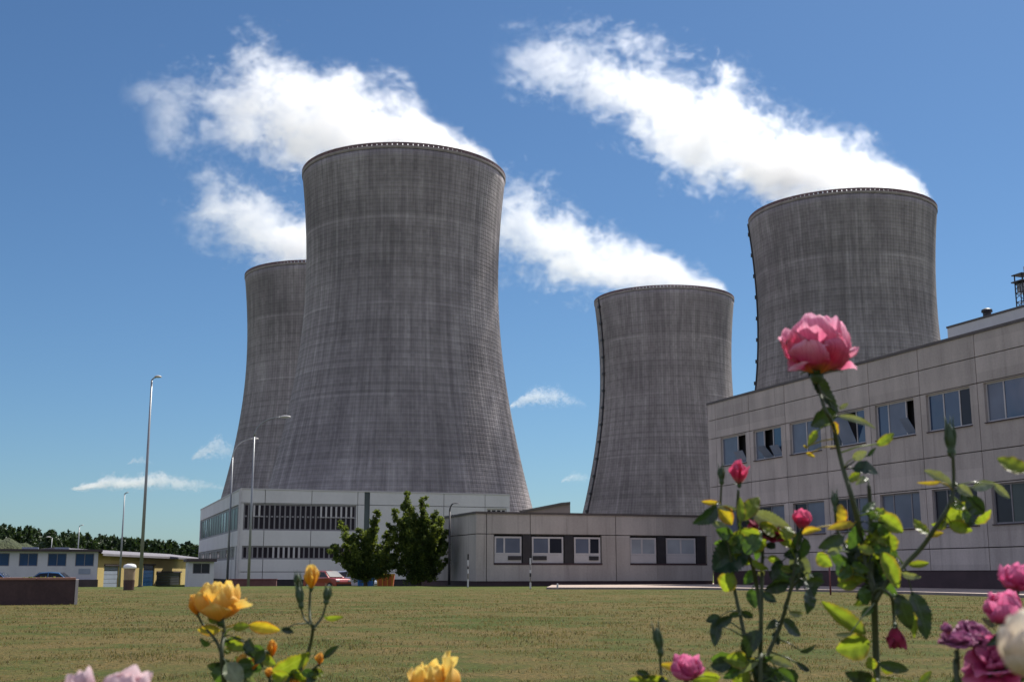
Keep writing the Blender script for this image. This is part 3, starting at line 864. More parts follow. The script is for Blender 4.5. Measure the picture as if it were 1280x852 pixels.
def leaf_mat(name, lo, mid, hi, trans=0.35, rough=0.55):
    t = NT(name)
    tn = t.n('ShaderNodeAttribute', attribute_name='tone').outputs['Fac']
    cr = t.n('ShaderNodeValToRGB', {0: tn}); e = cr.color_ramp.elements
    e[0].position = 0.15; e[0].color = rgb(*lo); e[1].position = 0.9; e[1].color = rgb(*hi); k = e.new(0.5); k.color = rgb(*mid)
    t.link(cr.outputs[0], t.b.inputs['Base Color']); t.b.inputs['Roughness'].default_value = rough
    t.b.inputs['Specular IOR Level'].default_value = 0.3
    tr = t.n('ShaderNodeBsdfTranslucent', {0: t.mix(0.5, cr.outputs[0], rgb(hi[0] * 1.6, hi[1] * 1.5, hi[2] * 0.8))})
    mx = t.n('ShaderNodeMixShader', {0: trans, 1: t.b.outputs[0], 2: tr.outputs[0]})
    t.link(mx.outputs[0], t.o.inputs[0])
    return t.m
M['leaf_tree'] = leaf_mat('tree_leaves', (0.012, 0.03, 0.010), (0.045, 0.085, 0.02), (0.20, 0.25, 0.05), .5)
M['leaf_wood'] = leaf_mat('woodland_leaves', (0.012, 0.028, 0.012), (0.028, 0.055, 0.018), (0.06, 0.10, 0.03), 0.2)
M['bark'] = paint('bark', (0.10, 0.075, 0.055), 0.9, 0.3, 6, bump=0.4)
def tree(loc, branches, trunk_h, per, size, label, seed):
    g = random.Random(seed)
    t_ = thing('tree', label, 'tree', loc, 0, 'trees before the low building')
    m = MB(); m.tube([(0, 0, -0.3), (0.03, 0, trunk_h * 0.5), (0, 0.02, trunk_h)], [0.16, 0.12, 0.09], 8)
    cl = []
    for (tx, ty, tz, z0) in branches:
        p0 = Vector((0, 0, z0)); p3 = Vector((tx, ty, tz)); mid = (p0 + p3) / 2 + Vector((g.uniform(-.1, .1), g.uniform(-.1, .1), -0.12 * abs(tx)))
        pts = [p0, mid, p3]
        m.tube(pts, [0.06, 0.035, 0.012], 5)
        n = max(3, int((p3 - p0).length / 0.26))
        for i in range(1, n + 1):
            f = i / n
            p = p0.lerp(mid, f * 2) if f < 0.5 else mid.lerp(p3, f * 2 - 1)
            r_ = 0.46 * (1.15 - f * 0.70)
            if f > 0.15:
                for q in range(3):
                    cl.append((p + Vector((g.uniform(-.36, .36), g.uniform(-.4, .4), g.uniform(-.25, .3))) * (1.1 - 0.6 * f), (r_ * g.uniform(.5, 1), r_ * g.uniform(.5, 1), r_ * g.uniform(.5, 1.0))))
    m.build('trunk', M['bark'], t_, smooth=True)
    foliage_mesh('crown', cl, per, size, M['leaf_tree'], t_, seed)
    return t_
g_ = random.Random(11)
def base_at(px, Y):
    x = (px - 640) / FPX * (Y * math.cos(PITCH))
    return Vector((x, Y, gz(x, Y)))
kx = 80 / FPX
def br(px, y, cx, z_base, dep=None): return ((px - cx) * kx, g_.uniform(-0.9, 0.9) if dep is None else dep, (715 - y) * kx + EYE - z_base)
b0 = base_at(457, 80)
B = [br(x, y, 457, b0.z) + (z,) for x, y, z in ((471, 642, 1.2), (468, 655, 1.0), (423, 655, 1.0), (430, 668, .9), (418, 682, .7), (424, 696, .6), (415, 690, .6), (440, 672, 1.1), (447, 664, 1.2),
     (486, 662, 1.1), (492, 676, .9), (496, 690, .7), (494, 704, .6), (480, 684, .9), (455, 668, 1.2), (436, 706, .5), (478, 712, .5), (460, 680, 1), (445, 690, .8), (466, 700, .6))]
B += [br(g_.uniform(430, 490), g_.uniform(675, 708), 457, b0.z, g_.uniform(-1.6, 1.6)) + (0.7,) for _ in range(12)]
tree(b0, B, 1.3, 55, 0.085, 'low spreading dark green tree with branches reaching out, left of the taller tree', 31)
b1 = base_at(524, 80)
B = [br(x, y, 524, b1.z) + (z,) for x, y, z in ((508, 622, 2.2), (504, 634, 1.8), (512, 640, 2), (528, 627, 2.2), (531, 640, 1.8), (542, 644, 1.4), (549, 650, 1.2), (556, 664, 1), (560, 682, .8), (557, 700, .5),
     (494, 640, 1.4), (489, 660, 1), (486, 676, .8), (488, 696, .6), (553, 676, .9), (500, 655, 1.4), (520, 646, 2), (538, 660, 1.3), (516, 660, 1.6), (530, 670, 1.2), (502, 676, .9), (545, 690, .7), (548, 712, .4), (500, 712, .4), (524, 716, .4))]
B += [br(g_.uniform(498, 550), g_.uniform(650, 712), 524, b1.z, g_.uniform(-1.7, 1.7)) + (g_.uniform(.5, 1.6),) for _ in range(26)]
tree(b1, B, 3.0, 55, 0.085, 'taller bushy dark green tree with two pointed tops beside the low grey building', 32)

# distant woodland on the left: one mass beyond the depot
cl = []
g_ = random.Random(3)
for i in range(420):
    Y = g_.uniform(290, 380); px = g_.uniform(-120, 300)
    x = (px - 640) / FPX * Y
    ty = 657 + (px / 245.0) * 21 if px > 0 else 657
    if px > 245: ty = 680
    H_ = (715 - ty) * Y / FPX * g_.uniform(0.8, 1.04)
    for k in range(14):
        f = k / 13
        wd_ = H_ * 0.24 * (1.1 - f) + 0.35
        cl.append(((x + g_.uniform(-1, 1) * wd_, Y + g_.uniform(-1, 1) * wd_, H_ * (0.05 + 0.93 * f)), (wd_ * 0.8, wd_ * 0.8, H_ * 0.09)))
wd = foliage_mesh('woodland', cl, 26, 0.55, M['leaf_wood'], None, 9)
tag(wd, 'dark green wood rising behind the depot buildings on the left horizon', 'wood', kind='stuff')
# grassy bank with bare earth in front of the wood
def bank_mat():
    t = NT('bank_earth'); co = t.coord(); z = t.n('ShaderNodeSeparateXYZ', {0: co}).outputs[2]
    n = t.noise(co, 0.25, 5, 0.7)
    f = t.smooth(t.math('ADD', z, t.math('MULTIPLY', n, 6)), 5.0, 8.5)
    c = t.mix(t.smooth(n, .4, .6), rgb(0.05, 0.028, 0.025), rgb(0.15, 0.09, 0.065))
    t.link(t.mix(f, c, rgb(0.055, 0.07, 0.025)), t.b.inputs['Base Color']); t.b.inputs['Roughness'].default_value = 0.95
    t.bump(n, 1.0, 4.0)
    return t.m
m = MB(); nx, ny = 120, 24
x_end = (57 - 640) / FPX * 200
for j in range(ny + 1):
    for i in range(nx + 1):
        x = -160 + (x_end + 160) * i / nx; y = 185 + 60 * j / ny
        u_ = (x_end - x) / 40
        hh = 7.2 * smoothstep(-0.05, 0.26, u_) * smoothstep(0, 0.45, j / ny) * (1 - 0.9 * smoothstep(0.6, 1, j / ny)) * 0.93
        hh *= 1 + 0.45 * noise.noise(Vector((x * 0.14, y * 0.12, 1))) + 0.25 * noise.noise(Vector((x * 0.4, y * 0.3, 5)))
        m.v.append((x, y, -0.8 + hh + (0.7 * noise.noise(Vector((x * .3, y * .3, 0))) if 0 < j < ny else 0)))
for j in range(ny):
    for i in range(nx):
        a = j * (nx + 1) + i; m.f.append((a, a + 1, a + nx + 2, a + nx + 1)); m.m.append(0)
tag(m.build('hillside', bank_mat(), smooth=True), kind='structure')

# ------------------------------------------------------------------ depot buildings on the left
M['wall_white'] = paint('white_render', (0.50, 0.50, 0.53), 0.8, 0.08, 0.6, streak=True)
M['wall_yellow'] = paint('yellow_render', (0.46, 0.35, 0.13), 0.85, 0.12, 0.5, streak=True)
M['roof_dark'] = paint('dark_roof_edge', (0.05, 0.035, 0.04), 0.7, 0.2, 1)
M['roof_grey'] = paint('grey_roof', (0.20, 0.19, 0.21), 0.8, 0.15, 0.6)
M['blue_glass'] = glass('blue_window', (0.012, 0.05, 0.13), 0.2, 0.3)
M['blue_panel'] = paint('pale_blue_panel', (0.24, 0.28, 0.35), 0.6, 0.1, 1)
Yp = 110.0
bp = base_at(121.5, Yp); S = Yp * math.cos(PITCH) / FPX * 1.0
S = Yp / FPX * 1.0
pav = thing('depot_building', 'low white flat-roofed building with a row of blue windows, at the left edge', 'building', tuple(bp), BRZ)
zp_ = lambda y, Y=Yp, b=None: (EYE + (715 - y) * Y / FPX) - (bp.z if b is None else b)
X = lambda px: on_line(bp, UY, px)
hol = [(X(a), X(b), zp_(707.5), zp_(692)) for a, b in ((-50, -30), (-18, 10.5), (22.5, 46), (58.5, 82), (93, 116.5))]
m = MB(); facade(m, ff, X(-60), 0, 0.0, zp_(690), hol, 0.2); m.box(X(-60), 0, 5.8, 6, 0, zp_(690)); m.box(-0.2, 0, 0.205, 5.79, 0, zp_(690)); m.box(X(-60), X(-60) + .2, 0.205, 5.79, 0, zp_(690))
m.build('wall', M['wall_white'], pav)
MB().box(X(-60) - 0.3, 0.35, -0.45, 6.2, zp_(690) + 0.003, zp_(687.2)).build('roof', M['roof_dark'], pav)
for a, b in ((-50, -30), (-18, 10.5), (22.5, 46), (58.5, 82), (93, 116.5)):
    window(pav, ff, X(a), X(b), zp_(707.5), zp_(692), (0.5,), depth=0.08, fr=0.06, frame='frame_dark', panes=['blue_glass'] * 2)
MB().box(X(98), X(113), -0.03, -0.003, zp_(717), zp_(710.5)).build('notice_board', M['blue_panel'], pav)
MB().box(X(93), X(123), -0.9, -0.3, 0, zp_(723.5)).build('plinth', M['roof_dark'], pav)
# roof lights on the white building
for a, b in ((24, 45), (66, 84)):
    MB().prism([(X(a), 1.5), (X(b), 1.5), (X(b), 3), (X(a), 3)], zp_(687.2) + 0.003, zp_(684.5)).build('roof_light', M['blue_panel'], pav)
A = Vector(base_at(121.8, 111.5)); Bq = Vector(base_at(250, 152))
dy_ = (Bq - A); ly = dy_.length
yel = thing('depot_building', 'long low yellow building with grey roof and dark garage gate behind the street lamp', 'building', tuple(A), math.atan2(dy_.y, dy_.x))
def ya(px): return on_line(A, (dy_.normalized().x, dy_.normalized().y), px)
def yz(px, y):
    s = ya(px); p = A + dy_.normalized() * s
    return zat(p, y) - A.z
hy = yz(126, 691.5)
kio = [(ya(130), ya(148.5), yz(139, 706.8), 'garage_door', 'blue_panel'), (ya(179), ya(193), yz(186, 706.0), 'kiosk_window', 'blue_glass'), (ya(196), ya(226), yz(210, 715.0), 'garage_gate', 'black')]
m = MB(); facade(m, ff, 0, ly, 0, hy, [(a, b, -0.01, z) for a, b, z, _, _ in kio], 0.25, [ya(227)])
m.box(0, ly, 7.8, 8, 0, hy); m.box(ly - .25, ly, .26, 7.79, 0, hy); m.box(0, 0.2, .26, 7.79, 0, hy)
m.build('wall', M['wall_yellow'], yel)
for a, b, z, nm, mt in kio:
    m = MB(); nn_ = 5
    for i in range(nn_): m.box(a + 0.02, b - 0.02, 0.1 + 0.01 * (i % 2), 0.16, z * i / nn_ + 0.01, z * (i + 1) / nn_ - 0.02)
    m.build(nm, M[mt], yel)
    MB().box(a - .1, b + .1, -0.12, -0.003, z + .003, z + .14).build('canopy', M['roof_dark'], yel)
MB().poly([(-0.3, -0.5, hy), (ly + .3, -0.5, hy), (ly + .3, 4, hy + 0.55), (-0.3, 4, hy + 0.55)]).poly([(-0.3, 8.4, hy), (ly + .3, 8.4, hy), (ly + .3, 4, hy + 0.55), (-0.3, 4, hy + 0.55)]).poly([(-0.3, -0.5, hy), (-0.3, 4, hy + 0.55), (-0.3, 8.4, hy)]).poly([(ly + .3, -0.5, hy), (ly + .3, 4, hy + 0.55), (ly + .3, 8.4, hy)]).poly([(-0.3, -0.5, hy - .2), (ly + .3, -0.5, hy - .2), (ly + .3, -0.5, hy), (-0.3, -0.5, hy)]).build('roof', M['roof_grey'], yel)
Yh = 96.0; bh = base_at(235, Yh); Sh = Yh / FPX
hut = thing('gatehouse', 'small white hut with a dark overhanging flat roof beside the white building', 'hut', tuple(bh), BRZ)
zh = lambda y: EYE + (715 - y) * Sh - bh.z
m = MB(); facade(m, ff, 0, 31 * Sh, 0, zh(702), [(5.5 * Sh, 26 * Sh, zh(716.5), zh(703.8))], .15); m.box(0, 31 * Sh, 2.3, 2.5, 0, zh(702)); m.box(0, .15, .16, 2.29, 0, zh(702)); m.box(31 * Sh - .15, 31 * Sh, .16, 2.29, 0, zh(702))
m.build('wall', M['wall_white'], hut)
MB().box(-.18, 33.5 * Sh, -.3, 2.8, zh(702) + .003, zh(698.4)).build('roof', M['roof_dark'], hut)
window(hut, ff, 5.5 * Sh, 26 * Sh, zh(716.5), zh(703.8), (.5,), depth=.06, fr=.05, frame='frame_dark')
# distant hall with a sloping roof behind the low building
bd = base_at(684, 132); Sd = 132 / FPX
hall = thing('storage_hall', 'far brownish hall whose sloping roof shows above the low grey building', 'building', tuple(bd))
z_ = lambda y: EYE + (715 - y) * Sd
M['hall'] = paint('brown_cladding', (0.24, 0.19, 0.18), 0.8, 0.1, .5)
m = MB(); xs_ = [(-34) * Sd, 24 * Sd, 29 * Sd]
b = [((-34) * Sd, z_(643)), (18 * Sd, z_(633)), (29 * Sd, z_(632))]
m.v = [(x, 0, 0) for x, z in b] + [(x, 0, z) for x, z in b] + [(x, 10, 0) for x, z in b] + [(x, 10, z) for x, z in b]
m.f = [(0, 1, 4, 3), (1, 2, 5, 4), (6, 9, 10, 7), (7, 10, 11, 8), (2, 8, 11, 5), (0, 3, 9, 6), (3, 4, 10, 9), (4, 5, 11, 10)]; m.m = [0] * 8
m.build('wall', M['hall'], hall, fixn=True)
m = MB()
for (xa, za), (xb, zb) in zip(b, b[1:]):
    m.v += [(xa, -.3, za + .01), (xb, -.3, zb + .01), (xb, 10.3, zb + .01), (xa, 10.3, za + .01), (xa, -.3, za + .25), (xb, -.3, zb + .25), (xb, 10.3, zb + .25), (xa, 10.3, za + .25)]
    q = len(m.v) - 8
    for f in ((0, 3, 2, 1), (4, 5, 6, 7), (0, 1, 5, 4), (1, 2, 6, 5), (2, 3, 7, 6), (3, 0, 4, 7)): m.f.append(tuple(q + i for i in f)); m.m.append(0)
m.build('roof', M['coping'], hall)

# near brown wall on the left
M['brick'] = paint('dark_brown_brick', (0.055, 0.032, 0.030), 0.85, 0.3, 1.2, bump=0.3)
M['cap'] = paint('orange_brown_cap', (0.26, 0.13, 0.09), 0.8, 0.2, 1.5)
c0 = ground(92.5, 755)
wl = thing('planter_wall', 'long dark brown raised planter box with a pale strip painted as its sunlit end on the lawn at the left edge', 'planter', (c0.x, c0.y, 0), BRZ)
hw = zat(c0, 721.5)
m = MB().box(-9.0, 0, 0, 1.6, -0.1, hw - 0.06)
m.build('box_wall', M['brick'], wl)
m = MB()
for i in range(9): m.box(-9.02 + i * 1.004, -8.03 + i * 1.004, -0.03, 1.63, hw - 0.057, hw)
m.build('coping', M['cap'], wl)
MB().box(0.004, 0.08, -0.02, 1.6, -0.1, hw - 0.05).build('sunlit_end', M['panel_low'], wl)  # pale strip stands in for sunlight on the planter's end face
g_ = random.Random(5)
m_leaves = [((g_.uniform(-8.5, -0.4), g_.uniform(.3, 1.3), hw + 0.0), (.16, .16, .02)) for _ in range(24)]
foliage_mesh('ground_plants', m_leaves, 14, 0.03, M['leaf_tree'], wl, 4)

# ------------------------------------------------------------------ street furniture
def street_lamp(px, ybase, ytop, Y, label, arm=None, rad=(0.11, 0.055), head=(0.5, 0.16), mat='steel', zb=None):
    b = base_at(px, Y); t_ = thing('street_lamp', label, 'street lamp', tuple(b), 0, 'lamp posts round the lawn')
    H_ = zat(b, ytop) - b.z
    if arm is None:
        MB().tube([(0, 0, 0), (0, 0, H_ * .5), (0, 0, H_ * .985)], [rad[0], (rad[0] + rad[1]) / 2, rad[1]], 10).build('pole', M[mat], t_, smooth=True)
        MB().tube([(0, 0, H_ * .985), (0.12, 0, H_ * .995), (0.3, 0, H_)], 0.04, 6).build('arm', M[mat], t_, smooth=True)
        hx = 0.22
    else:
        hs = H_ - arm[1]
        MB().tube([(0, 0, 0), (0, 0, hs * .5), (0, 0, hs)], [rad[0], (rad[0] + rad[1]) / 2, rad[1]], 10).build('pole', M[mat], t_, smooth=True)
        pts = [(arm[0] * (1 - math.cos(a)), 0, hs + arm[1] * math.sin(a)) for a in [math.pi / 2 * i / 8 for i in range(9)]]
        pts = pts[:-1] + [(arm[0], 0, hs + arm[1])]
        MB().tube(pts, [rad[1] - 0.002 * i for i in range(len(pts))], 8).build('arm', M[mat], t_, smooth=True)
        hx = arm[0]; H_ = hs + arm[1]
    L, r_ = head
    n = 10; m = MB()
    for i in range(n + 1):
        f = i / n; w_ = max(0.02, r_ * math.sin(math.pi * (0.08 + 0.86 * f)) ** 0.6)
        for k in range(10):
            a = 2 * math.pi * k / 10
            m.v.append((hx - 0.05 + L * f, w_ * math.cos(a), H_ + w_ * 0.55 * math.sin(a) * (1 if math.sin(a) > 0 else 0.45)))
    for i in range(n):
        for k in range(10):
            a, c = i * 10 + k, i * 10 + (k + 1) % 10
            m.f.append((a, c, c + 10, a + 10)); m.m.append(0)
    m.f.append(tuple(range(9, -1, -1))); m.f.append(tuple(n * 10 + k for k in range(10))); m.m += [0, 0]
    m.build('lamp_head', M[mat if mat != 'steel' else 'lamp'], t_, smooth=True)
    MB().box(-0.13, 0.13, -0.13, 0.13, 0, 0.06).build('base_plate', M['dark_steel'], t_)
    return t_
M['lamp'] = paint('lamp_housing', (0.5, 0.48, 0.46), 0.4, 0.1, 3)
M['old_steel'] = paint('weathered_pole', (0.24, 0.22, 0.21), 0.6, 0.3, 2, streak=True)
M['old_steel2'] = paint('old_lamp_paint', (0.22, 0.15, 0.15), 0.6, 0.2, 2)
street_lamp(176, 732, 471, 74, 'tallest street lamp, straight grey pole with small head, left of the lawn', None, (0.115, 0.055), (0.42, 0.2), 'steel')
street_lamp(311, 728, 521, 97, 'nearer of the two curved-arm street lamps before the white building, taller in the picture', (2.1, 1.6), (0.12, 0.06), (0.85, 0.26))
street_lamp(284.5, 727, 548, 110, 'farther of the two curved-arm street lamps, just left of the nearer one', (1.75, 1.7), (0.12, 0.06), (0.6, 0.22))
street_lamp(561.5, 722, 629, 79, 'short dark street lamp with a bent arm between the taller tree and the low building', (0.25, 0.5), (0.09, 0.055), (0.42, 0.08), 'dark_steel')
street_lamp(150, 730, 615, 100, 'thin plain pole standing left of the tallest street lamp', None, (0.10, 0.04), (0.1, 0.06), 'steel')
street_lamp(62, 700, 671, 140, 'distant street lamp with a bright head pointing left over the white depot roof', None, (0.08, 0.04), (0.5, 0.2)).rotation_euler.z = math.pi
street_lamp(95.5, 700, 656, 140, 'distant thin lamp post before the dark wood, right of the bright headed one', None, (0.09, 0.05), (0.3, 0.12))
# litter bin
b = base_at(162, 60); k60 = 60 / FPX
bn = thing('litter_bin', 'litter bin with a white lid and brown lower half standing on the lawn', 'bin', tuple(b))
M['lid'] = paint('white_lid', (0.8, 0.8, 0.8), 0.5, 0.05, 3); M['tan'] = paint('tan_bin', (0.30, 0.22, 0.14), 0.7, 0.15, 4); M['brown'] = paint('brown_bin', (0.07, 0.035, 0.03), 0.7, 0.2, 4)
MB().lathe([(0, 0), (.25, 0), (.27, .48), (0, .48)], 20).build('base', M['brown'], bn, smooth=False)
MB().lathe([(.24, .484), (.26, .5), (.27, 1.02), (.24, 1.03), (0, 1.03)], 20).build('body', M['tan'], bn)
MB().lathe([(0, 1.034), (.31, 1.034), (.31, 1.13), (.27, 1.22), (.12, 1.27), (0, 1.27)], 20).build('lid', M['lid'], bn, smooth=True)
# marker posts
M['post_white'] = paint('white_post', (0.55, 0.55, 0.56), 0.5, 0.1, 5)
def marker(px, Y, ytop, bands, label, name='marker_post', r_=0.034, cap=None):
    b = base_at(px, Y); t_ = thing(name, label, 'post', tuple(b)); H_ = zat(b, ytop) - b.z
    MB().tube([(0, 0, 0), (0, 0, H_)], r_, 10).build('shaft', M['old_steel'], t_, smooth=True)
    for f0, f1, mt in bands:
        MB().tube([(0, 0, H_ * f0), (0, 0, H_ * f1)], r_ * 1.35, 10).build('band', M[mt], t_, smooth=False)
    return t_
marker(585, 70, 692, [(.02, .25, 'post_white'), (.42, .55, 'post_white'), (.55, .62, 'black'), (.66, .82, 'post_white'), (.82, 1.0, 'black')], 'short black and white banded post before the left corner of the low building')
marker(663, 63, 697, [(.03, .22, 'post_white'), (.40, .52, 'black'), (.52, .62, 'post_white'), (.80, 1.0, 'post_white')], 'short post with a white top before the first dark pillar of the low building')
M['rust'] = paint('rust_red_paint', (0.16, 0.05, 0.06), 0.7, 0.25, 6)
b = base_at(1037, 47); t_ = thing('barrier_post', 'thin rusty red post at the pavement edge behind the rose bushes', 'post', (b.x, b.y, 0.0))
MB().tube([(0, 0, 0), (0, 0, 1.32)], 0.035, 10).build('shaft', M['rust'], t_, smooth=True)
MB().lathe([(0, 1.324), (.05, 1.324), (.05, 1.36), (0, 1.39)], 12).build('cap', M['rust'], t_)
b = base_at(697, 61.3); t_ = thing('kerb_stub', 'tiny white stub post on the kerb near the left end of the pavement', 'post', (b.x, b.y + .3, 0.09))
MB().lathe([(0.05, 0), (.045, .2), (.0, .22)], 10).build('shaft', M['post_white'], t_)
b = base_at(316, 98); t_ = thing('low_brick_wall', 'low reddish brick wall at the foot of the white building behind the yellow roses', 'wall', tuple(b))
M['redbrick'] = paint('red_brick', (0.14, 0.06, 0.06), 0.85, 0.25, 2)
MB().box(-1.9, 1.9, 0, .35, 0, .80).build('brickwork', M['redbrick'], t_); MB().box(-1.95, 1.95, -.04, .39, .803, .87).build('coping', M['rust'], t_)

# ------------------------------------------------------------------ vehicles and skips
def carpaint(name, c):
    t = NT(name); t.b.inputs['Base Color'].default_value = rgb(*c); t.b.inputs['Roughness'].default_value = 0.3
    t.b.inputs['Coat Weight'].default_value = 0.6; t.b.inputs['Coat Roughness'].default_value = 0.08
    co = t.coord(); t.b.inputs['Metallic'].default_value = 0.1
    t.link(t.mix(t.noise(co, 2, 4), rgb(*[x * .85 for x in c]), rgb(*[min(1, x * 1.1) for x in c])), t.b.inputs['Base Color'])
    return t.m
M['tyre'] = paint('tyre_rubber', (0.02, 0.02, 0.02), 0.85, 0.2, 8)
M['hub'] = paint('wheel_rim', (0.35, 0.35, 0.36), 0.4, 0.1, 8, metal=0.6)
M['head'] = glass('headlight_glass', (0.5, 0.5, 0.5), 0.1)
def car(px, Y, rz, c, label):
    b = base_at(px, Y); t_ = thing('parked_car', label, 'car', tuple(b), rz, 'cars parked beyond the lawn')
    pm = carpaint('car_paint', c)
    side = [(-1.85, .28), (-1.9, .62), (-1.78, .82), (-1.05, .93), (-.45, 1.38), (.25, 1.44), (1.05, 1.38), (1.62, .95), (1.82, .82), (1.86, .45), (1.80, .28)]
    body = MB(); rows = []
    def hw_(z): return 0.80 if z < 0.95 else 0.80 - (z - .95) * 0.38
    for s_ in (-1, 1):
        st = len(body.v)
        body.v += [(x, s_ * (hw_(z) - (0.05 if abs(x) > 1.7 else 0)), z) for x, z in side]; rows.append(st)
    n = len(side)
    body.f.append(tuple(rows[0] + i for i in range(n))); body.f.append(tuple(rows[1] + n - 1 - i for i in range(n))); body.m += [0, 0]
    for i in range(n):
        j = (i + 1) % n; body.f.append((rows[0] + i, rows[1] + i, rows[1] + j, rows[0] + j)); body.m.append(0)
    bo = body.build('body', pm, t_, fixn=True, bevel=0.05)
    for s_ in (-1, 1):
        w1 = MB(); e = 0.012
        for q in ([(-.95, .97), (-.43, 1.31), (.2, 1.36), (.2, .97)], [(.27, .97), (.27, 1.36), (.98, 1.31), (1.45, .97)]):
            o_ = [(x, s_ * (hw_(z) + e), z) for x, z in q]; i_ = [(x, s_ * (hw_(z) - .02), z) for x, z in q]
            st = len(w1.v); w1.v += o_ + i_
            w1.f += [(st, st + 1, st + 2, st + 3), (st + 7, st + 6, st + 5, st + 4)] + [(st + a, st + (a + 1) % 4, st + 4 + (a + 1) % 4, st + 4 + a) for a in range(4)]; w1.m += [0] * 6
        w1.build('side_window', M['glass'], t_, fixn=True)
    ws = MB(); ws.v = [(-1.03, -.66, .96), (-1.03, .66, .96), (-.47, .56, 1.385), (-.47, -.56, 1.385)]; ws.v += [(x - .02, y, z + .02) for x, y, z in ws.v]
    ws.f = [(0, 1, 2, 3), (7, 6, 5, 4), (0, 4, 5, 1), (1, 5, 6, 2), (2, 6, 7, 3), (3, 7, 4, 0)]; ws.m = [0] * 6
    ws.build('windscreen', M['glass'], t_, fixn=True)
    wr = MB(); wr.v = [(1.6, -.66, .98), (1.6, .66, .98), (1.08, .56, 1.375), (1.08, -.56, 1.375)]; wr.v += [(x + .02, y, z + .02) for x, y, z in wr.v]
    wr.f = list(ws.f); wr.m = [0] * 6
    wr.build('rear_window', M['glass'], t_, fixn=True)
    for x in (-1.2, 1.2):
        for s_ in (-1, 1):
            wm = MB().tube([(x, s_ * .62, .29), (x, s_ * .82, .29)], .29, 20).build('wheel', M['tyre'], t_)
            MB().tube([(x, s_ * .815, .29), (x, s_ * .835, .29)], .17, 16).build('rim', M['hub'], wm)
    for s_ in (-.58, .58):
        MB().box(-1.93, -1.84, s_ - .14, s_ + .14, .62, .74).build('headlight', M['head'], t_, bevel=.02)
        MB().box(1.80, 1.88, s_ - .12, s_ + .12, .62, .80).build('tail_light', M['rust'], t_, bevel=.02)
    MB().box(-1.96, -1.88, -.7, .7, .32, .46).box(1.84, 1.92, -.7, .7, .32, .46).build('bumper', M['tyre'], t_)
    return t_
car(409, 92, R(140), (0.30, 0.028, 0.025), 'red car parked just right of the yellow rosebud')
car(441, 96, R(170), (0.55, 0.60, 0.72), 'pale blue-white car between the red car and the blue skip')
car(60, 98, R(4), (0.05, 0.16, 0.34), 'blue car whose roof shows above the brown planter on the left')
car(-14, 98, R(2), (0.04, 0.10, 0.26), 'dark blue car cut off by the left edge of the picture behind the planter')
def skip(px, Y, c, c2, wpx, ytop, label):
    b = base_at(px, Y); t_ = thing('waste_skip', label, 'skip', tuple(b), R(3), 'waste skips under the trees')
    W_ = wpx * Y / FPX; H_ = zat(b, ytop) - b.z
    cm = paint('skip_paint', c, .55, .2, 2, streak=True); c2m = paint('skip_rim', c2, .55, .2, 2)
    m = MB(); x0, x1 = -W_ / 2, W_ / 2; q = 0.10 * W_
    o_ = [(x0 + q, 0, 0), (x1 - q, 0, 0), (x1 - q, 1.5, 0), (x0 + q, 1.5, 0), (x0, 0, H_), (x1, 0, H_), (x1, 1.5, H_), (x0, 1.5, H_)]
    i_ = [(x0 + q + .05, .05, .06), (x1 - q - .05, .05, .06), (x1 - q - .05, 1.45, .06), (x0 + q + .05, 1.45, .06), (x0 + .05, .05, H_), (x1 - .05, .05, H_), (x1 - .05, 1.45, H_), (x0 + .05, 1.45, H_)]
    m.v = o_ + i_
    m.f = [(0, 3, 2, 1), (0, 1, 5, 4), (1, 2, 6, 5), (2, 3, 7, 6), (3, 0, 4, 7), (8, 9, 10, 11), (8, 12, 13, 9), (9, 13, 14, 10), (10, 14, 15, 11), (11, 15, 12, 8), (4, 5, 13, 12), (5, 6, 14, 13), (6, 7, 15, 14), (7, 4, 12, 15)]; m.m = [0] * 14
    m.build('body', cm, t_)
    m = MB().box(x0 - .04, x1 + .04, -.05, -.003, H_ - .1, H_ + .02)
    for i in range(4):
        xx = x0 + q + (x1 - x0 - 2 * q) * i / 3; m.box(xx - .035, xx + .035, -.05, -.003, .08, H_ - .102)
    m.build('rim', c2m, t_)
skip(457, 88, (0.02, 0.09, 0.32), (0.02, 0.16, 0.40), 21, 719, 'blue waste skip under the low spreading tree')
skip(481.5, 88, (0.50, 0.11, 0.02), (0.62, 0.30, 0.03), 22, 717, 'orange waste skip with a yellow rim between the two trees')

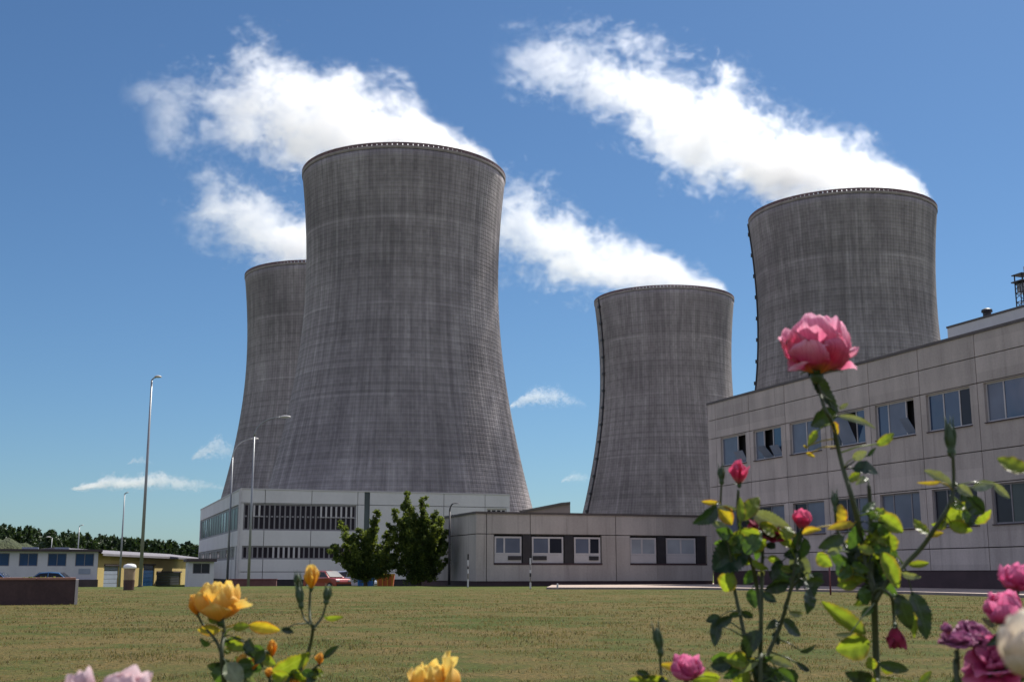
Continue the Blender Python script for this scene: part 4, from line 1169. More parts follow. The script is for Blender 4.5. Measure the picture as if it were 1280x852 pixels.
# ------------------------------------------------------------------ roses in the foreground
def leafmat(name, c, vein, trans, rough=0.38, edge=None):
    t = NT(name)
    tn = t.n('ShaderNodeAttribute', attribute_name='lv').outputs['Fac']; tu = t.n('ShaderNodeAttribute', attribute_name='lu').outputs['Fac']
    au = t.math('ABSOLUTE', tu)
    fr = t.math('FRACT', t.math('SUBTRACT', t.math('MULTIPLY', tn, 8.0), t.math('MULTIPLY', au, 2.2)))
    v1 = t.smooth(t.math('ABSOLUTE', t.math('SUBTRACT', fr, 0.5)), 0.38, 0.5)
    v2 = t.smooth(au, 0.10, 0.03)
    v_ = t.math('MAXIMUM', t.math('MULTIPLY', v1, 0.45), v2)
    co = t.coord(); nz = t.noise(co, 60, 4, .6)
    oi = t.n('ShaderNodeObjectInfo').outputs['Random']
    base = t.mix(t.smooth(nz, .35, .65), rgb(*[x * .75 for x in c]), rgb(*[x * 1.2 for x in c]))
    base = t.mix(t.math('MULTIPLY', oi, 0.35), base, rgb(c[0] * 1.6 + .01, c[1] * 1.25, c[2] * .7))
    base = t.mix(t.math('MULTIPLY', v_, .6), base, rgb(*vein))
    if edge: base = t.mix(t.smooth(t.math('ADD', au, t.math('MULTIPLY', t.math('SUBTRACT', nz, .5), .5)), .6, 1.0), base, rgb(*edge))
    t.link(base, t.b.inputs['Base Color']); t.b.inputs['Roughness'].default_value = rough
    tr = t.n('ShaderNodeBsdfTranslucent', {0: t.mix(1.0, base, rgb(2.2, 2.0, 0.8), 'MULTIPLY')})
    mx = t.n('ShaderNodeMixShader', {0: trans, 1: t.b.outputs[0], 2: tr.outputs[0]})
    t.link(mx.outputs[0], t.o.inputs[0]); t.bump(v_, .4, .001)
    return t.m
M['lf_d'] = leafmat('rose_leaf_old', (0.014, 0.038, 0.016), (0.035, 0.07, 0.025), 0.12, 0.36)
M['lf_g'] = leafmat('rose_leaf_green', (0.045, 0.105, 0.03), (0.09, 0.16, 0.05), 0.35, 0.36)
M['lf_y'] = leafmat('rose_leaf_young', (0.13, 0.20, 0.028), (0.20, 0.27, 0.06), 0.5, 0.42, (0.17, 0.15, 0.03))
M['lf_o'] = leafmat('rose_leaf_yellowed', (0.30, 0.26, 0.03), (0.36, 0.32, 0.08), 0.45, 0.5, (0.30, 0.14, 0.03))
M['lf_s'] = leafmat('rose_leaf_sheen', (0.17, 0.22, 0.14), (0.25, 0.30, 0.2), 0.2, 0.30)  # pale green with the glossy leaf sheen painted into the colour
M['stem'] = paint('rose_stem', (0.04, 0.055, 0.016), 0.6, 0.35, 40)
M['sepal'] = paint('rose_sepal', (0.035, 0.07, 0.022), 0.5, 0.3, 60)
def petalmat(name, base_c, mid, edge, trans=0.45):
    t = NT(name)
    v_ = t.n('ShaderNodeAttribute', attribute_name='lv').outputs['Fac']; u_ = t.n('ShaderNodeAttribute', attribute_name='lu').outputs['Fac']
    co = t.coord(); nz = t.noise(co, 45, 4, .55)
    f = t.math('ADD', v_, t.math('MULTIPLY', t.math('SUBTRACT', nz, .5), .35))
    cr = t.n('ShaderNodeValToRGB', {0: f}); e = cr.color_ramp.elements
    e[0].position = 0.08; e[0].color = rgb(*base_c); e[1].position = 0.97; e[1].color = rgb(*edge); k = e.new(0.38); k.color = rgb(*mid); k = e.new(0.72); k.color = rgb(*[(a * .6 + b * .4) for a, b in zip(mid, edge)])
    streak = t.noise(t.n('ShaderNodeCombineXYZ', {0: t.math('MULTIPLY', u_, 14), 1: v_}).outputs[0], 1.5, 3)
    c = t.mix(t.smooth(streak, .4, .65, 0, .5), cr.outputs[0], rgb(*[x * .7 for x in mid]))
    t.link(c, t.b.inputs['Base Color']); t.b.inputs['Roughness'].default_value = 0.55
    t.b.inputs['Specular IOR Level'].default_value = 0.25
    t.b.inputs['Sheen Weight'].default_value = 0.15
    tr = t.n('ShaderNodeBsdfTranslucent', {0: c})
    mx = t.n('ShaderNodeMixShader', {0: trans, 1: t.b.outputs[0], 2: tr.outputs[0]})
    t.link(mx.outputs[0], t.o.inputs[0])
    return t.m
M['pink'] = petalmat('petal_pink', (0.85, 0.40, 0.04), (0.80, 0.06, 0.24), (0.95, 0.58, 0.72), .55)
M['hot'] = petalmat('petal_hot_pink', (0.7, 0.25, 0.2), (0.75, 0.035, 0.14), (0.88, 0.20, 0.36))
M['crimson'] = petalmat('petal_crimson', (0.25, 0.02, 0.04), (0.30, 0.008, 0.05), (0.36, 0.03, 0.10), .3)
M['magenta'] = petalmat('petal_magenta', (0.6, 0.15, 0.25), (0.62, 0.03, 0.20), (0.86, 0.30, 0.50))
M['faded'] = petalmat('petal_faded_purple', (0.55, 0.25, 0.10), (0.26, 0.04, 0.14), (0.48, 0.18, 0.34), .3)
M['yellow'] = petalmat('petal_yellow', (0.85, 0.42, 0.01), (0.92, 0.44, 0.012), (0.95, 0.78, 0.22))
M['cream'] = petalmat('petal_cream', (0.75, 0.60, 0.35), (0.80, 0.66, 0.48), (0.86, 0.80, 0.68))
M['palepink'] = petalmat('petal_pale_pink', (0.75, 0.50, 0.45), (0.76, 0.50, 0.54), (0.82, 0.66, 0.68))
M['orange'] = petalmat('petal_orange', (0.85, 0.30, 0.01), (0.88, 0.34, 0.015), (0.92, 0.60, 0.12))
def mesh_obj(name, V, F, mat, parent, lu, lv, loc=None, rot=None):
    me = bpy.data.meshes.new(name); me.from_pydata([tuple(v) for v in V], [], F); me.materials.append(mat)
    me.polygons.foreach_set('use_smooth', [True] * len(F))
    for nm, arr in (('lu', lu), ('lv', lv)):
        a = me.attributes.new(nm, 'FLOAT', 'POINT'); a.data.foreach_set('value', arr)
    me.update(); o = bpy.data.objects.new(name, me); col.objects.link(o)
    if parent: o.parent = parent
    if loc is not None: o.location = loc
    if rot is not None: o.rotation_mode = 'QUATERNION'; o.rotation_quaternion = rot
    return o
def leaf(parent, base, tip, width, roll, mat, g, curl=None, stems=None, fold=None):
    """one serrated leaf from base to tip (3D), width in metres, roll about its length; includes its petiole"""
    L = (tip - base).length; ax = (tip - base).normalized()
    view = Vector((0, -1, 0)); side = ax.cross(view).normalized(); nrm = side.cross(ax).normalized()
    rm = Matrix.Rotation(roll, 3, ax); side = rm @ side; nrm = rm @ nrm
    curl = g.uniform(-.22, .38) if curl is None else curl
    fold = g.uniform(0.2, 0.85) if fold is None else fold
    nv, nu = 24, 6; V, F, lu, lv = [], [], [], []
    sk = g.uniform(-.12, .12); ph = g.uniform(0, 6)
    for i in range(nv + 1):
        v = i / nv
        w = 0.5 * width * (math.sin(math.pi * min(1, v ** 0.82)) ** 0.75 if 0 < v < 1 else 0.0)
        tooth = 1.0 + (0.10 if i % 2 else -0.04)
        for j in range(-nu // 2, nu // 2 + 1):
            u_ = j / (nu / 2)
            ww = w * (tooth if abs(u_) == 1 else 1)
            adv = -0.035 * L * abs(u_) if i % 2 == 0 else 0
            h = fold * abs(u_) * w * 0.9 - fold * w * .4 + curl * L * 4 * v * (1 - v) * .5 + 0.09 * w * math.sin(v * 19 + ph + u_ * 2) * abs(u_)
            h -= abs(curl) * L * .6 * v ** 2
            V.append(base + ax * (v * L + adv * .5) + side * (u_ * ww + sk * L * v * (1 - v)) + nrm * h)
            lu.append(u_); lv.append(v)
    r_ = nu + 1
    for i in range(nv):
        for j in range(nu):
            a = i * r_ + j; F.append((a, a + 1, a + 1 + r_, a + r_))
    if stems:
        best = min(((s - base).length, k) for k, s in enumerate(stems))
        if best[0] < 0.075:
            s = stems[best[1]]; tb = MB(); mid = (s + base) / 2 + Vector((0, 0, .003))
            tb.tube([s, mid, base + ax * .003], [0.0011, 0.0008, 0.0007], 5)
            o_ = len(V); V += [Vector(v) for v in tb.v]; F += [tuple(o_ + i for i in f) for f in tb.f]
            lu += [0.0] * len(tb.v); lv += [0.5] * len(tb.v)
    o = mesh_obj('leaf', [v - base for v in V], F, M[mat], parent, lu, lv, base - parent.location)
    return o
def rose(parent, base, axis, Lh, Wd, mat, g, layers, name='bloom', extra=(), ruffle=.10, sep=True, sepscale=1.0, petn=5):
    """flower with separate curved petals. layers = [(count, length factor, start lean, end lean, cup, width factor)] from inside out"""
    V, F, lu, lv = [], [], [], []
    nv, nu = 12, 10
    def petal(phi, L, a0, a1, cup, W_, r0, seed, twist=0.0, rf=ruffle):
        o_ = len(V)
        ca, sa = math.cos(phi), math.sin(phi)
        er = Vector((ca, sa, 0)); et = Vector((-sa, ca, 0)); ez = Vector((0, 0, 1))
        p = er * r0
        rows = []
        for i in range(nv + 1):
            v = i / nv
            al = a0 + (a1 - a0) * v ** 1.6
            if i: p = p + (er * math.sin(al) + ez * math.cos(al)) * (L / nv)
            w = 0.5 * W_ * (0.22 + 0.95 * math.sin(math.pi * min(0.5, v * .62)) ** 0.9) * (1 - max(0, v - .86) ** 1.0 * 2.0)
            nr = er * math.cos(al) - ez * math.sin(al)         # outward normal
            for j in range(nu + 1):
                u_ = (j / nu) * 2 - 1
                k = cup
                tx = math.sin(u_ * k) / k * w; inn = (1 - math.cos(u_ * k)) / k * w
                q = p + et * tx - nr * inn
                q += (er * math.sin(al) + ez * math.cos(al)) * (-0.22 * L * abs(u_) ** 2.6 * v)
                nn = noise.noise(Vector((u_ * 1.6 + seed, v * 2.2, seed * 3.1)))
                n2 = noise.noise(Vector((u_ * 4 + seed * 2, v * 4, seed)))
                q += nr * (nn * rf * L * (0.3 + v) + n2 * rf * .55 * L * v * v)
                q += et * (noise.noise(Vector((v * 2, seed, u_))) * rf * L * v)
                q += ez * (0.5 * n2 * rf * L * v * v)
                V.append(q); lu.append(u_); lv.append(v)
        for i in range(nv):
            for j in range(nu):
                a = o_ + i * (nu + 1) + j; F.append((a, a + 1, a + nu + 2, a + nu + 1))
    ph = g.uniform(0, 6.28)
    for li, (cnt, lf, a0, a1, cup, wf) in enumerate(layers):
        for k in range(cnt):
            petal(ph + k * 6.283 / cnt + g.uniform(-.22, .22), Lh * lf * g.uniform(.92, 1.08), a0 + g.uniform(-.08, .08), a1 + g.uniform(-.18, .18), cup, Wd * wf * g.uniform(.9, 1.1), Wd * 0.03 * (1 + li * .5), g.uniform(0, 50))
        ph += 0.62
    for (phi, lf, a0, a1, cup, wf) in extra:
        petal(phi, Lh * lf, a0, a1, cup, Wd * wf, Wd * 0.08, g.uniform(0, 50), rf=ruffle * 1.3)
    rot = axis.normalized().to_track_quat('Z', 'Y')
    o = mesh_obj(name, V, F, M[mat], parent, lu, lv, base - parent.location, rot)
    if sep:
        m = MB(); s = sepscale * Wd
        m.lathe([(0.0, -.16 * s), (.035 * s, -.155 * s), (.085 * s, -.10 * s), (.10 * s, -.04 * s), (.08 * s, .005 * s), (.0, .01 * s)], 12)
        for k in range(5):
            a = k * 1.2566 + 0.4; out = g.uniform(.5, 1.3)
            pts = [Vector((math.cos(a) * r_, math.sin(a) * r_, z)) for r_, z in ((.07 * s, -.02 * s), (.16 * s * out, .02 * s), (.26 * s * out, .10 * s * (1.4 - out)), (.34 * s * out, .20 * s * (1.2 - out)))]
            et = Vector((-math.sin(a), math.cos(a), 0)); b = len(m.v)
            for i, (p, w_) in enumerate(zip(pts, (.05, .055, .03, .004))):
                for sgn in (-1, 0, 1):
                    m.v.append(tuple(p + et * sgn * w_ * s - Vector((0, 0, abs(sgn) * -.012 * s))))
            for i in range(3):
                for j in range(2):
                    q = b + i * 3 + j; m.f.append((q, q + 1, q + 4, q + 3)); m.m.append(0)
        c = m.build('calyx', M['sepal'], o, smooth=True)
    return o
FULL = [(3, .80, .15, -.30, 1.5, .42), (4, .95, .50, -.45, 1.4, .56), (5, 1.06, .92, -.58, 1.3, .72), (5, 1.08, 1.18, -.68, 1.15, .84), (3, .78, 1.3, .2, 1.0, .66)]
CUP = [(3, .75, .10, -.45, 1.6, .5), (4, .88, .4, -.48, 1.5, .72), (5, 1.0, .75, -.52, 1.3, .85)]
BUD = [(3, .95, .03, -.22, 1.7, .55), (4, 1.0, .20, -.24, 1.6, .85)]
OPEN = [(4, .6, .2, -.1, 1.3, .5), (5, .8, .6, .3, 1.1, .7), (6, 1.0, 1.0, .9, .8, .85), (6, 1.0, 1.3, 1.5, .6, .85)]
class Bush:
    def __init__(s, name, label, px, D, seed, cat='rose bush', group='rose bushes in front of the lawn'):
        s.D = D; s.g = random.Random(seed)
        b = at(px, 860, D); s.root = thing(name, label, cat, (b.x, D, 0), 0, group)
        s.root.location = (b.x, D, 0); s.sp = []
        s.k = D / FPX * 1.0
    def P(s, x, y, dz=0.0): return at(x, y, s.D + dz)
    def stem(s, pts, r0=.0032, r1=.002, dz=0.0, root=False, thorns=0):
        P = [s.P(x, y, dz + 0.012 * math.sin(i * 1.7 + s.g.random())) for i, (x, y) in enumerate(pts)]
        if root:
            e = P[-1]; P += [Vector((e.x + (s.root.location.x - e.x) * .5, s.D + dz * .5, e.z * .45)), Vector((s.root.location.x + s.g.uniform(-.03, .03), s.D, -0.01))]
        # smooth the path
        Q_ = []
        for i in range(len(P) - 1):
            a, b, c, d = P[max(i - 1, 0)], P[i], P[i + 1], P[min(i + 2, len(P) - 1)]
            for t in (0, .25, .5, .75):
                Q_.append(0.5 * ((2 * b) + (-a + c) * t + (2 * a - 5 * b + 4 * c - d) * t * t + (-a + 3 * b - 3 * c + d) * t ** 3))
        Q_.append(P[-1])
        n = len(Q_); L0 = s.root.location
        m = MB(); m.tube([q - L0 for q in Q_], [r1 + (r0 - r1) * min(1, i / (n * .7)) for i in range(n)], 8)
        for i in range(thorns):
            q = Q_[s.g.randrange(2, n - 2)]; a = s.g.uniform(0, 6.28); d = Vector((math.cos(a), math.sin(a) * .6, -.25))
            m.tube([q - L0 + d * r0 * .6, q - L0 + d * (.0055) + Vector((0, 0, .001))], [.0014, .0002], 5)
        m.build('stem', M['stem'], s.root, smooth=True)
        s.sp += Q_
    def leaves(s, rows):
        for (x0, y0, x1, y1, w_, mt) in rows:
            dz = s.g.uniform(-.03, .03)
            a = s.P(x0, y0, dz); b = s.P(x1, y1, dz + s.g.uniform(-.015, .015))
            leaf(s.root, a, b, w_ * s.k * 1.24, s.g.uniform(-.55, .55), 'lf_' + mt, s.g, stems=s.sp)
    def fill(s, x, y, rx, ry, n, size=(16, 30), mats='ddggyy'):
        rows = []
        for _ in range(n):
            a, r_ = s.g.uniform(0, 6.28), math.sqrt(s.g.random())
            cx, cy = x + rx * r_ * math.cos(a), y + ry * r_ * math.sin(a)
            L = s.g.uniform(*size); b = s.g.uniform(0, 6.28)
            rows.append((cx, cy, cx + L * math.cos(b), cy + L * math.sin(b) * .8 + 3, L * s.g.uniform(.42, .6), s.g.choice(mats)))
        s.leaves(rows)
    def rose(s, x, y, h, w_, mat, layers, ax=(0, 0, 1), dz=0.0, **kw):
        return rose(s.root, s.P(x, y, dz), Vector(ax), h * s.k, w_ * s.k, mat, s.g, layers, **kw)
    def bud(s, x, y, h, w_, ax=(0, 0, 1), dz=0.0, tip=None):
        """closed green bud with pointed sepals"""
        m = MB(); k = s.k; h *= k; w_ *= k
        m.lathe([(0, -.28 * h), (.12 * w_, -.27 * h), (.34 * w_, -.16 * h), (.36 * w_, -.06 * h), (.30 * w_, .0), (.44 * w_, .16 * h), (.5 * w_, .32 * h), (.40 * w_, .52 * h), (.2 * w_, .68 * h), (.03 * w_, .78 * h)], 10)
        for i in range(4):
            a = i * 1.57 + s.g.random(); e = Vector((math.cos(a), math.sin(a), 0))
            m.tube([e * .3 * w_ + Vector((0, 0, .1 * h)), e * .52 * w_ + Vector((0, 0, .4 * h)), e * .38 * w_ + Vector((0, 0, .75 * h)), e * .5 * w_ + Vector((0, 0, 1.0 * h))], [.10 * w_, .12 * w_, .07 * w_, .01 * w_], 5)
        o = m.build('bud', M['sepal'], s.root, smooth=True)
        o.location = s.P(x, y, dz) - s.root.location; o.rotation_mode = 'QUATERNION'; o.rotation_quaternion = Vector(ax).normalized().to_track_quat('Z', 'Y')
        if tip: 
            pm = rose(s.root, s.P(x, y, dz) + Vector(ax).normalized() * h * .25, Vector(ax), h * .62, w_ * .9, tip, s.g, [(3, .95, .1, -.35, 1.7, .8)], name='bud_petals', sep=False)
        return o

# A: the tall pink rose
A_ = Bush('rose_bush', 'tall rose bush with the large pink bloom standing highest in the picture', 1096, 1.45, 101)
A_.stem([(1018, 470), (1024, 487), (1031, 511), (1041, 530), (1049, 566), (1056, 592), (1063, 615), (1071, 645), (1078, 680), (1085, 712), (1092, 742), (1094, 790), (1096, 845), (1097, 900)], (.0040), .0019, root=True, thorns=9)
A_.stem([(1086, 606), (1088, 640), (1088, 690), (1090, 730)], .0032, .0024, dz=.01, thorns=3)
A_.stem([(1191, 566), (1192, 606), (1187, 630), (1172, 655), (1152, 684), (1130, 706), (1108, 728), (1094, 752)], .003, .002, dz=-.01, thorns=3)
A_.stem([(1044, 640), (1047, 662), (1062, 690), (1082, 712)], .0022, .0014, dz=.02)
A_.stem([(1118, 782), (1117, 765), (1114, 745), (1100, 735), (1092, 742)], .0022, .0018, dz=-.02)
A_.rose(1021, 466, 76, 88, 'pink', FULL, ax=(0.03, -.12, 1), ruffle=.16,
        extra=[(0.05, .68, 1.2, 1.7, .9, .42), (3.0, .80, .75, 1.0, .9, .36), (3.5, .60, 1.3, 1.9, .9, .40)])
A_.bud(1189, 561, 42, 15, ax=(-.03, 0, 1))
A_.bud(1044, 634, 24, 8)
A_.rose(1119, 783, 27, 32, 'crimson', CUP, ax=(-.05, -.15, -1), dz=-.02, ruffle=.14)
A_.leaves([(1010, 459, 1052, 516, 18, 'd'), (1044, 512, 1015, 534, 21, 'd'), (1021, 538, 1010, 557, 9, 'y'), (1008, 566, 1019, 571, 4, 'o'), (1047, 520, 1097, 534, 7, 's'), (1049, 511, 1061, 504, 5, 's'),
 (1040, 528, 1049, 543, 10, 'o'), (1096, 556, 1119, 541, 10, 'y'), (1085, 570, 1095, 559, 4, 'd'), (1066, 573, 1084, 564, 9, 's'), (1066, 586, 1098, 588, 16, 'd'), (1059, 600, 1076, 591, 10, 'y'),
 (1084, 597, 1070, 604, 8, 's'), (1051, 654, 1051, 629, 13, 'o'), (1068, 655, 1034, 659, 9, 'o'), (1003, 667, 1026, 660, 8, 'o'), (1055, 671, 1023, 685, 13, 'd'), (1034, 691, 1055, 683, 8, 's'),
 (1022, 691, 1040, 708, 15, 'y'), (1076, 656, 1061, 686, 16, 'g'), (1080, 690, 1058, 712, 17, 'd'), (1084, 700, 1062, 730, 17, 'd'), (1064, 707, 1048, 728, 13, 'y'), (1090, 640, 1107, 652, 9, 's'),
 (1088, 655, 1112, 664, 16, 'd'), (1100, 644, 1129, 665, 18, 'y'), (1090, 668, 1119, 680, 20, 'y'), (1096, 680, 1108, 700, 17, 'g'), (1102, 690, 1124, 736, 17, 'y'), (1160, 667, 1143, 646, 12, 'y'),
 (1160, 669, 1180, 665, 7, 'o'), (1136, 706, 1162, 703, 8, 'y'), (1126, 716, 1152, 722, 7, 's'), (1082, 792, 1029, 748, 19, 'y'), (1087, 803, 1045, 812, 26, 'y'), (1066, 791, 1043, 792, 5, 's'),
 (1140, 740, 1160, 800, 21, 'd'), (1122, 742, 1140, 788, 17, 'd'), (1130, 756, 1146, 798, 12, 'y'), (1098, 828, 1139, 839, 11, 'd'), (1090, 850, 1058, 842, 16, 'd'), (1148, 856, 1165, 838, 9, 'y'),
 (1092, 730, 1070, 748, 14, 'd'), (1088, 716, 1104, 742, 15, 'd'), (1076, 676, 1092, 704, 13, 'g'), (1094, 706, 1084, 736, 13, 'd'), (1100, 728, 1122, 746, 12, 'g'), (1076, 720, 1092, 700, 11, 'g'),
 (1190, 607, 1155, 587, 13, 's'), (1176, 602, 1147, 603, 4, 'o'), (1197, 607, 1216, 620, 10, 's'), (1216, 611, 1246, 603, 11, 's'), (1242, 604, 1263, 622, 8, 's'), (1180, 650, 1214, 627, 22, 'y'),
 (1209, 620, 1231, 643, 18, 'd'), (1219, 654, 1239, 636, 12, 'y'), (1186, 653, 1216, 664, 13, 'y'), (1182, 650, 1172, 658, 8, 's'), (1206, 612, 1204, 632, 9, 'd'), (1078, 640, 1094, 626, 8, 'g'), (1010, 560, 1004, 556, 3, 'o'),
 (1092, 760, 1076, 770, 8, 'g'), (1100, 700, 1094, 724, 12, 'y')])

A_.fill(1086, 700, 32, 44, 24, (18, 32), 'dggyy')
A_.fill(1196, 640, 22, 16, 4, (12, 20))
A_.fill(1088, 835, 20, 12, 3)
A_.fill(1100, 660, 26, 20, 5, (14, 24), 'gy')

# B: the rose bush with small red buds left of it
B_ = Bush('rose_bush', 'rose bush with small hot pink buds and yellowing leaves, left of the tallest rose', 950, 1.58, 102)
B_.stem([(923, 612), (922, 640), (927, 676), (940, 704), (946, 732), (951, 765)], .0028, .0018, thorns=4)
B_.stem([(902, 602), (901, 640), (908, 668), (915, 705), (918, 735), (926, 772), (933, 805), (945, 850), (948, 900)], .0030, .0013, dz=.01, thorns=4, root=True)
B_.stem([(954, 664), (953, 700), (952, 740), (951, 790), (950, 850), (950, 900)], .0034, .002, thorns=5, root=True)
B_.stem([(1003, 660), (996, 682), (994, 706), (986, 745), (973, 788), (958, 822), (950, 860)], .003, .0018, dz=-.01, thorns=4, root=True)
B_.stem([(1003, 720), (990, 735), (980, 760)], .0018, .0014)
B_.rose(924, 605, 30, 30, 'hot', BUD, ax=(-.04, -.08, 1), ruffle=.06, extra=[(0.0, .85, .5, .55, 1.0, .6)])
B_.bud(902, 600, 22, 9)
B_.rose(1003, 662, 27, 31, 'hot', CUP, ax=(0, -.15, 1), ruffle=.12)
B_.rose(960, 668, 22, 44, 'crimson', OPEN, ax=(.15, -.5, .9), dz=.015)
B_.leaves([(928, 650, 949, 619, 17, 'y'), (926, 652, 926, 620, 10, 'y'), (898, 628, 876, 626, 6, 'o'), (896, 632, 868, 655, 16, 'd'), (898, 634, 916, 656, 16, 'o'), (898, 634, 924, 638, 6, 's'), (890, 652, 917, 667, 8, 's'),
 (912, 680, 932, 661, 11, 'y'), (942, 641, 989, 661, 18, 's'), (932, 692, 951, 661, 17, 'g'), (932, 682, 890, 712, 34, 'd'), (916, 716, 904, 740, 19, 'y'), (897, 772, 893, 808, 12, 'd'), (895, 782, 916, 770, 10, 'd'),
 (900, 770, 882, 776, 9, 'd'), (924, 768, 911, 768, 6, 'd'), (927, 764, 942, 772, 8, 'd'), (938, 736, 944, 760, 13, 'g'), (1009, 738, 1011, 767, 15, 'd'), (979, 774, 1003, 794, 14, 'd'), (974, 778, 959, 784, 9, 'd'), (967, 790, 973, 806, 8, 'd'),
 (986, 764, 1006, 768, 7, 's'), (986, 728, 956, 738, 15, 'd'), (962, 716, 990, 730, 14, 'd'), (992, 690, 1010, 728, 19, 's'), (1004, 700, 996, 738, 15, 'd'), (960, 697, 976, 700, 8, 'y'), (976, 710, 994, 712, 8, 'y'), (948, 718, 956, 714, 6, 's'),
 (940, 700, 960, 712, 8, 'y'), (922, 828, 887, 826, 18, 'g'), (952, 788, 927, 824, 17, 'd'), (944, 827, 967, 820, 8, 'g'), (962, 821, 992, 832, 9, 's'), (942, 832, 974, 854, 20, 'd'), (932, 834, 920, 862, 18, 'y'), (948, 826, 922, 842, 6, 's'),
 (1012, 838, 996, 826, 6, 'd'), (1001, 664, 990, 690, 9, 'd'), (1006, 672, 1000, 700, 12, 'd'), (906, 664, 914, 684, 12, 'd'), (954, 740, 970, 752, 9, 'd'), (1000, 814, 1022, 806, 6, 'd'), (918, 692, 938, 706, 10, 'y'),
 (990, 720, 972, 704, 10, 'g'), (1014, 716, 1024, 732, 14, 'd'), (942, 712, 930, 730, 11, 'g'), (952, 680, 944, 700, 8, 'g')])

B_.fill(944, 690, 42, 38, 22, (16, 28), 'dggyy')
B_.fill(995, 712, 20, 24, 6, (14, 24), 'ddg')
B_.fill(940, 838, 46, 14, 13, (18, 32), 'dgyy')

# C: the cluster at the right edge
C_ = Bush('rose_bush', 'rose bush with crowded magenta pink blooms cut off by the right edge', 1262, 1.2, 103)
C_.stem([(1268, 735), (1262, 780), (1258, 830), (1256, 880)], .003, .002, dz=.03, root=True)
C_.stem([(1254, 775), (1252, 820), (1254, 880)], .003, .002, root=True)
C_.stem([(1196, 812), (1197, 835), (1200, 880)], .003, .0024, root=True, thorns=2)
C_.stem([(1244, 832), (1240, 860), (1235, 900)], .003, .002, root=True)
C_.rose(1270, 738, 36, 46, 'magenta', FULL, ax=(.05, -.25, 1), dz=.03, ruffle=.12)
C_.rose(1256, 778, 40, 44, 'magenta', FULL, ax=(-.2, -.4, 1), ruffle=.13)
C_.rose(1252, 836, 44, 46, 'magenta', OPEN, ax=(-.45, -.5, .8), ruffle=.18)
C_.rose(1216, 800, 24, 34, 'faded', OPEN, ax=(.25, -.5, .8), ruffle=.2, dz=.02)
C_.rose(1197, 806, 20, 34, 'faded', OPEN, ax=(-.1, -.2, 1), ruffle=.2)
C_.rose(1186, 792, 14, 18, 'faded', CUP, ax=(-.3, -.2, 1), ruffle=.2, sep=False)
C_.leaves([(1243, 784, 1227, 771, 7, 's'), (1250, 792, 1236, 806, 10, 'd'), (1270, 840, 1250, 860, 16, 'd'), (1262, 800, 1282, 812, 14, 'd'), (1200, 845, 1188, 862, 10, 'g'), (1262, 850, 1284, 842, 12, 'd'), (1284, 588, 1246, 572, 20, 'y')])
# D: out-of-focus cream rose at the very corner
D_ = Bush('rose_bush', 'very near out-of-focus cream rose in the bottom right corner', 1300, 0.62, 104)
D_.stem([(1303, 852), (1306, 900), (1310, 960)], .003, .0025, root=True)
D_.rose(1302, 848, 86, 92, 'cream', FULL, ax=(-.1, -.1, 1), ruffle=.06)
# E: yellow roses
E_ = Bush('rose_bush', 'yellow rose bush with one open bloom and a tall single bud, bottom left', 300, 1.55, 105)
E_.stem([(277, 770), (280, 790), (277, 815), (280, 850), (284, 900)], .0036, .0024, root=True, thorns=4)
E_.stem([(246, 766), (255, 782), (270, 800), (277, 818)], .002, .0014)
E_.stem([(388, 736), (387, 760), (388, 776), (391, 786), (386, 812), (372, 845), (350, 890)], .0026, .0015, root=True, thorns=3)
E_.stem([(408, 752), (403, 770), (391, 786)], .0016, .0011)
E_.stem([(376, 758), (380, 772), (388, 780)], .0014, .001)
E_.stem([(340, 820), (338, 838), (334, 870), (320, 910)], .0022, .0014, root=True)
E_.stem([(398, 830), (385, 842), (362, 870), (345, 900)], .002, .0013, root=True)
E_.stem([(312, 834), (306, 850), (298, 890)], .002, .0014, root=True)
E_.rose(275, 774, 48, 54, 'yellow', FULL, ax=(-.03, -.15, 1), ruffle=.13, extra=[(0.1, .85, .95, 1.3, .8, .45), (2.8, .8, .8, .7, .8, .4)])
E_.rose(247, 768, 24, 20, 'orange', BUD, ax=(-.3, -.1, 1))
E_.rose(389, 735, 28, 26, 'yellow', BUD, ax=(0, -.1, 1), ruffle=.05)
E_.bud(376, 754, 26, 10, ax=(-.15, 0, 1)); E_.bud(372, 732, 20, 9, ax=(-.05, 0, 1), dz=.01); E_.bud(408, 750, 20, 10, ax=(.1, 0, 1))
E_.rose(340, 820, 20, 16, 'orange', BUD, ax=(0, -.1, 1)); E_.rose(399, 830, 14, 16, 'orange', BUD, ax=(.1, -.1, 1))
E_.rose(303, 832, 15, 18, 'orange', CUP, ax=(-.1, -.3, 1)); E_.rose(316, 836, 14, 18, 'orange', CUP, ax=(.1, -.3, 1)); E_.rose(336, 846, 12, 14, 'orange', CUP, ax=(0, -.3, 1)); E_.rose(368, 860, 16, 18, 'orange', CUP, ax=(0, -.2, 1))
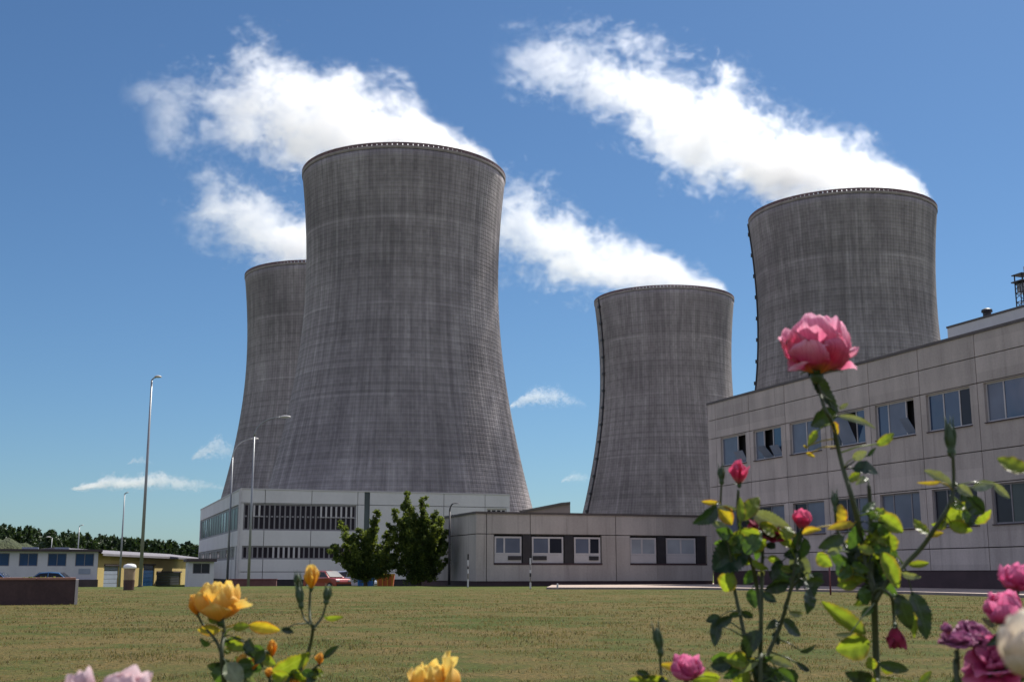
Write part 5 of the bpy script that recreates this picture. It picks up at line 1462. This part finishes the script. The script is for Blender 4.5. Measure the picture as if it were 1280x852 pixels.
E_.leaves([(275, 787, 246, 787, 11, 'o'), (311, 781, 351, 788, 13, 'o'), (291, 784, 312, 781, 10, 'y'), (284, 803, 307, 812, 12, 'y'), (340, 842, 389, 817, 23, 'y'), (283, 828, 303, 856, 19, 's'), (406, 772, 430, 771, 6, 'y'),
 (308, 800, 320, 824, 13, 'd'), (318, 806, 328, 824, 12, 'g'), (330, 812, 318, 830, 10, 'd'), (292, 796, 306, 802, 7, 'd'), (398, 838, 376, 852, 13, 'd'), (404, 822, 424, 806, 7, 'd'), (352, 786, 368, 790, 6, 'd'), (270, 770, 262, 778, 10, 'y'), (262, 806, 250, 798, 7, 'g'),
 (300, 840, 320, 856, 14, 's'), (352, 850, 340, 862, 12, 'd'), (326, 838, 310, 828, 10, 'g')])
E_.fill(306, 826, 32, 20, 16, (14, 26), 'dgyys')
E_.fill(368, 846, 30, 12, 9, (14, 26), 'dgyy')
C_.fill(1258, 838, 26, 16, 8, (18, 30), 'dgg')

# F: lower yellow bloom
F_ = Bush('rose_bush', 'single ruffled yellow rose rising from the bottom edge left of centre', 542, 1.4, 106)
F_.stem([(540, 880), (542, 910), (545, 960)], .003, .0025, root=True)
F_.rose(540, 882, 54, 52, 'yellow', FULL, ax=(0, -.15, 1), ruffle=.15, extra=[(.2, 1.25, .45, .1, 1.0, .4)])
F_.leaves([(540, 905, 515, 890, 14, 'y'), (542, 910, 566, 896, 14, 'g')])
# G: pink bloom and bud at the bottom edge
G_ = Bush('rose_bush', 'small rose bush with a mauve pink bloom and green bud at the bottom edge', 850, 1.35, 107)
G_.stem([(858, 846), (856, 870), (852, 920)], .003, .002, root=True)
G_.stem([(825, 812), (826, 835), (830, 870), (845, 930)], .0022, .0014, root=True)
G_.rose(858, 850, 32, 36, 'magenta', FULL, ax=(.05, -.3, 1), ruffle=.14)
G_.bud(825, 811, 34, 12, ax=(-.15, 0, 1))
G_.leaves([(866, 841, 822, 829, 9, 'o'), (836, 852, 800, 846, 13, 'y'), (810, 856, 784, 848, 10, 'y'), (900, 846, 862, 850, 14, 'y'), (830, 846, 818, 866, 14, 'd'), (812, 846, 795, 838, 8, 'd'), (870, 858, 890, 872, 14, 'd')])
# H: pale pink blooms at the bottom left
H_b = Bush('rose_bush', 'near blurred pale pink roses just showing at the bottom left edge', 130, 0.95, 108)
H_b.stem([(104, 885), (112, 930), (124, 980)], .003, .002, root=True)
H_b.stem([(152, 892), (146, 930), (132, 980)], .003, .002, root=True)
H_b.rose(104, 886, 50, 46, 'palepink', CUP, ax=(-.2, -.1, 1), ruffle=.08)
H_b.rose(152, 892, 54, 66, 'palepink', FULL, ax=(.15, -.1, 1), ruffle=.10)
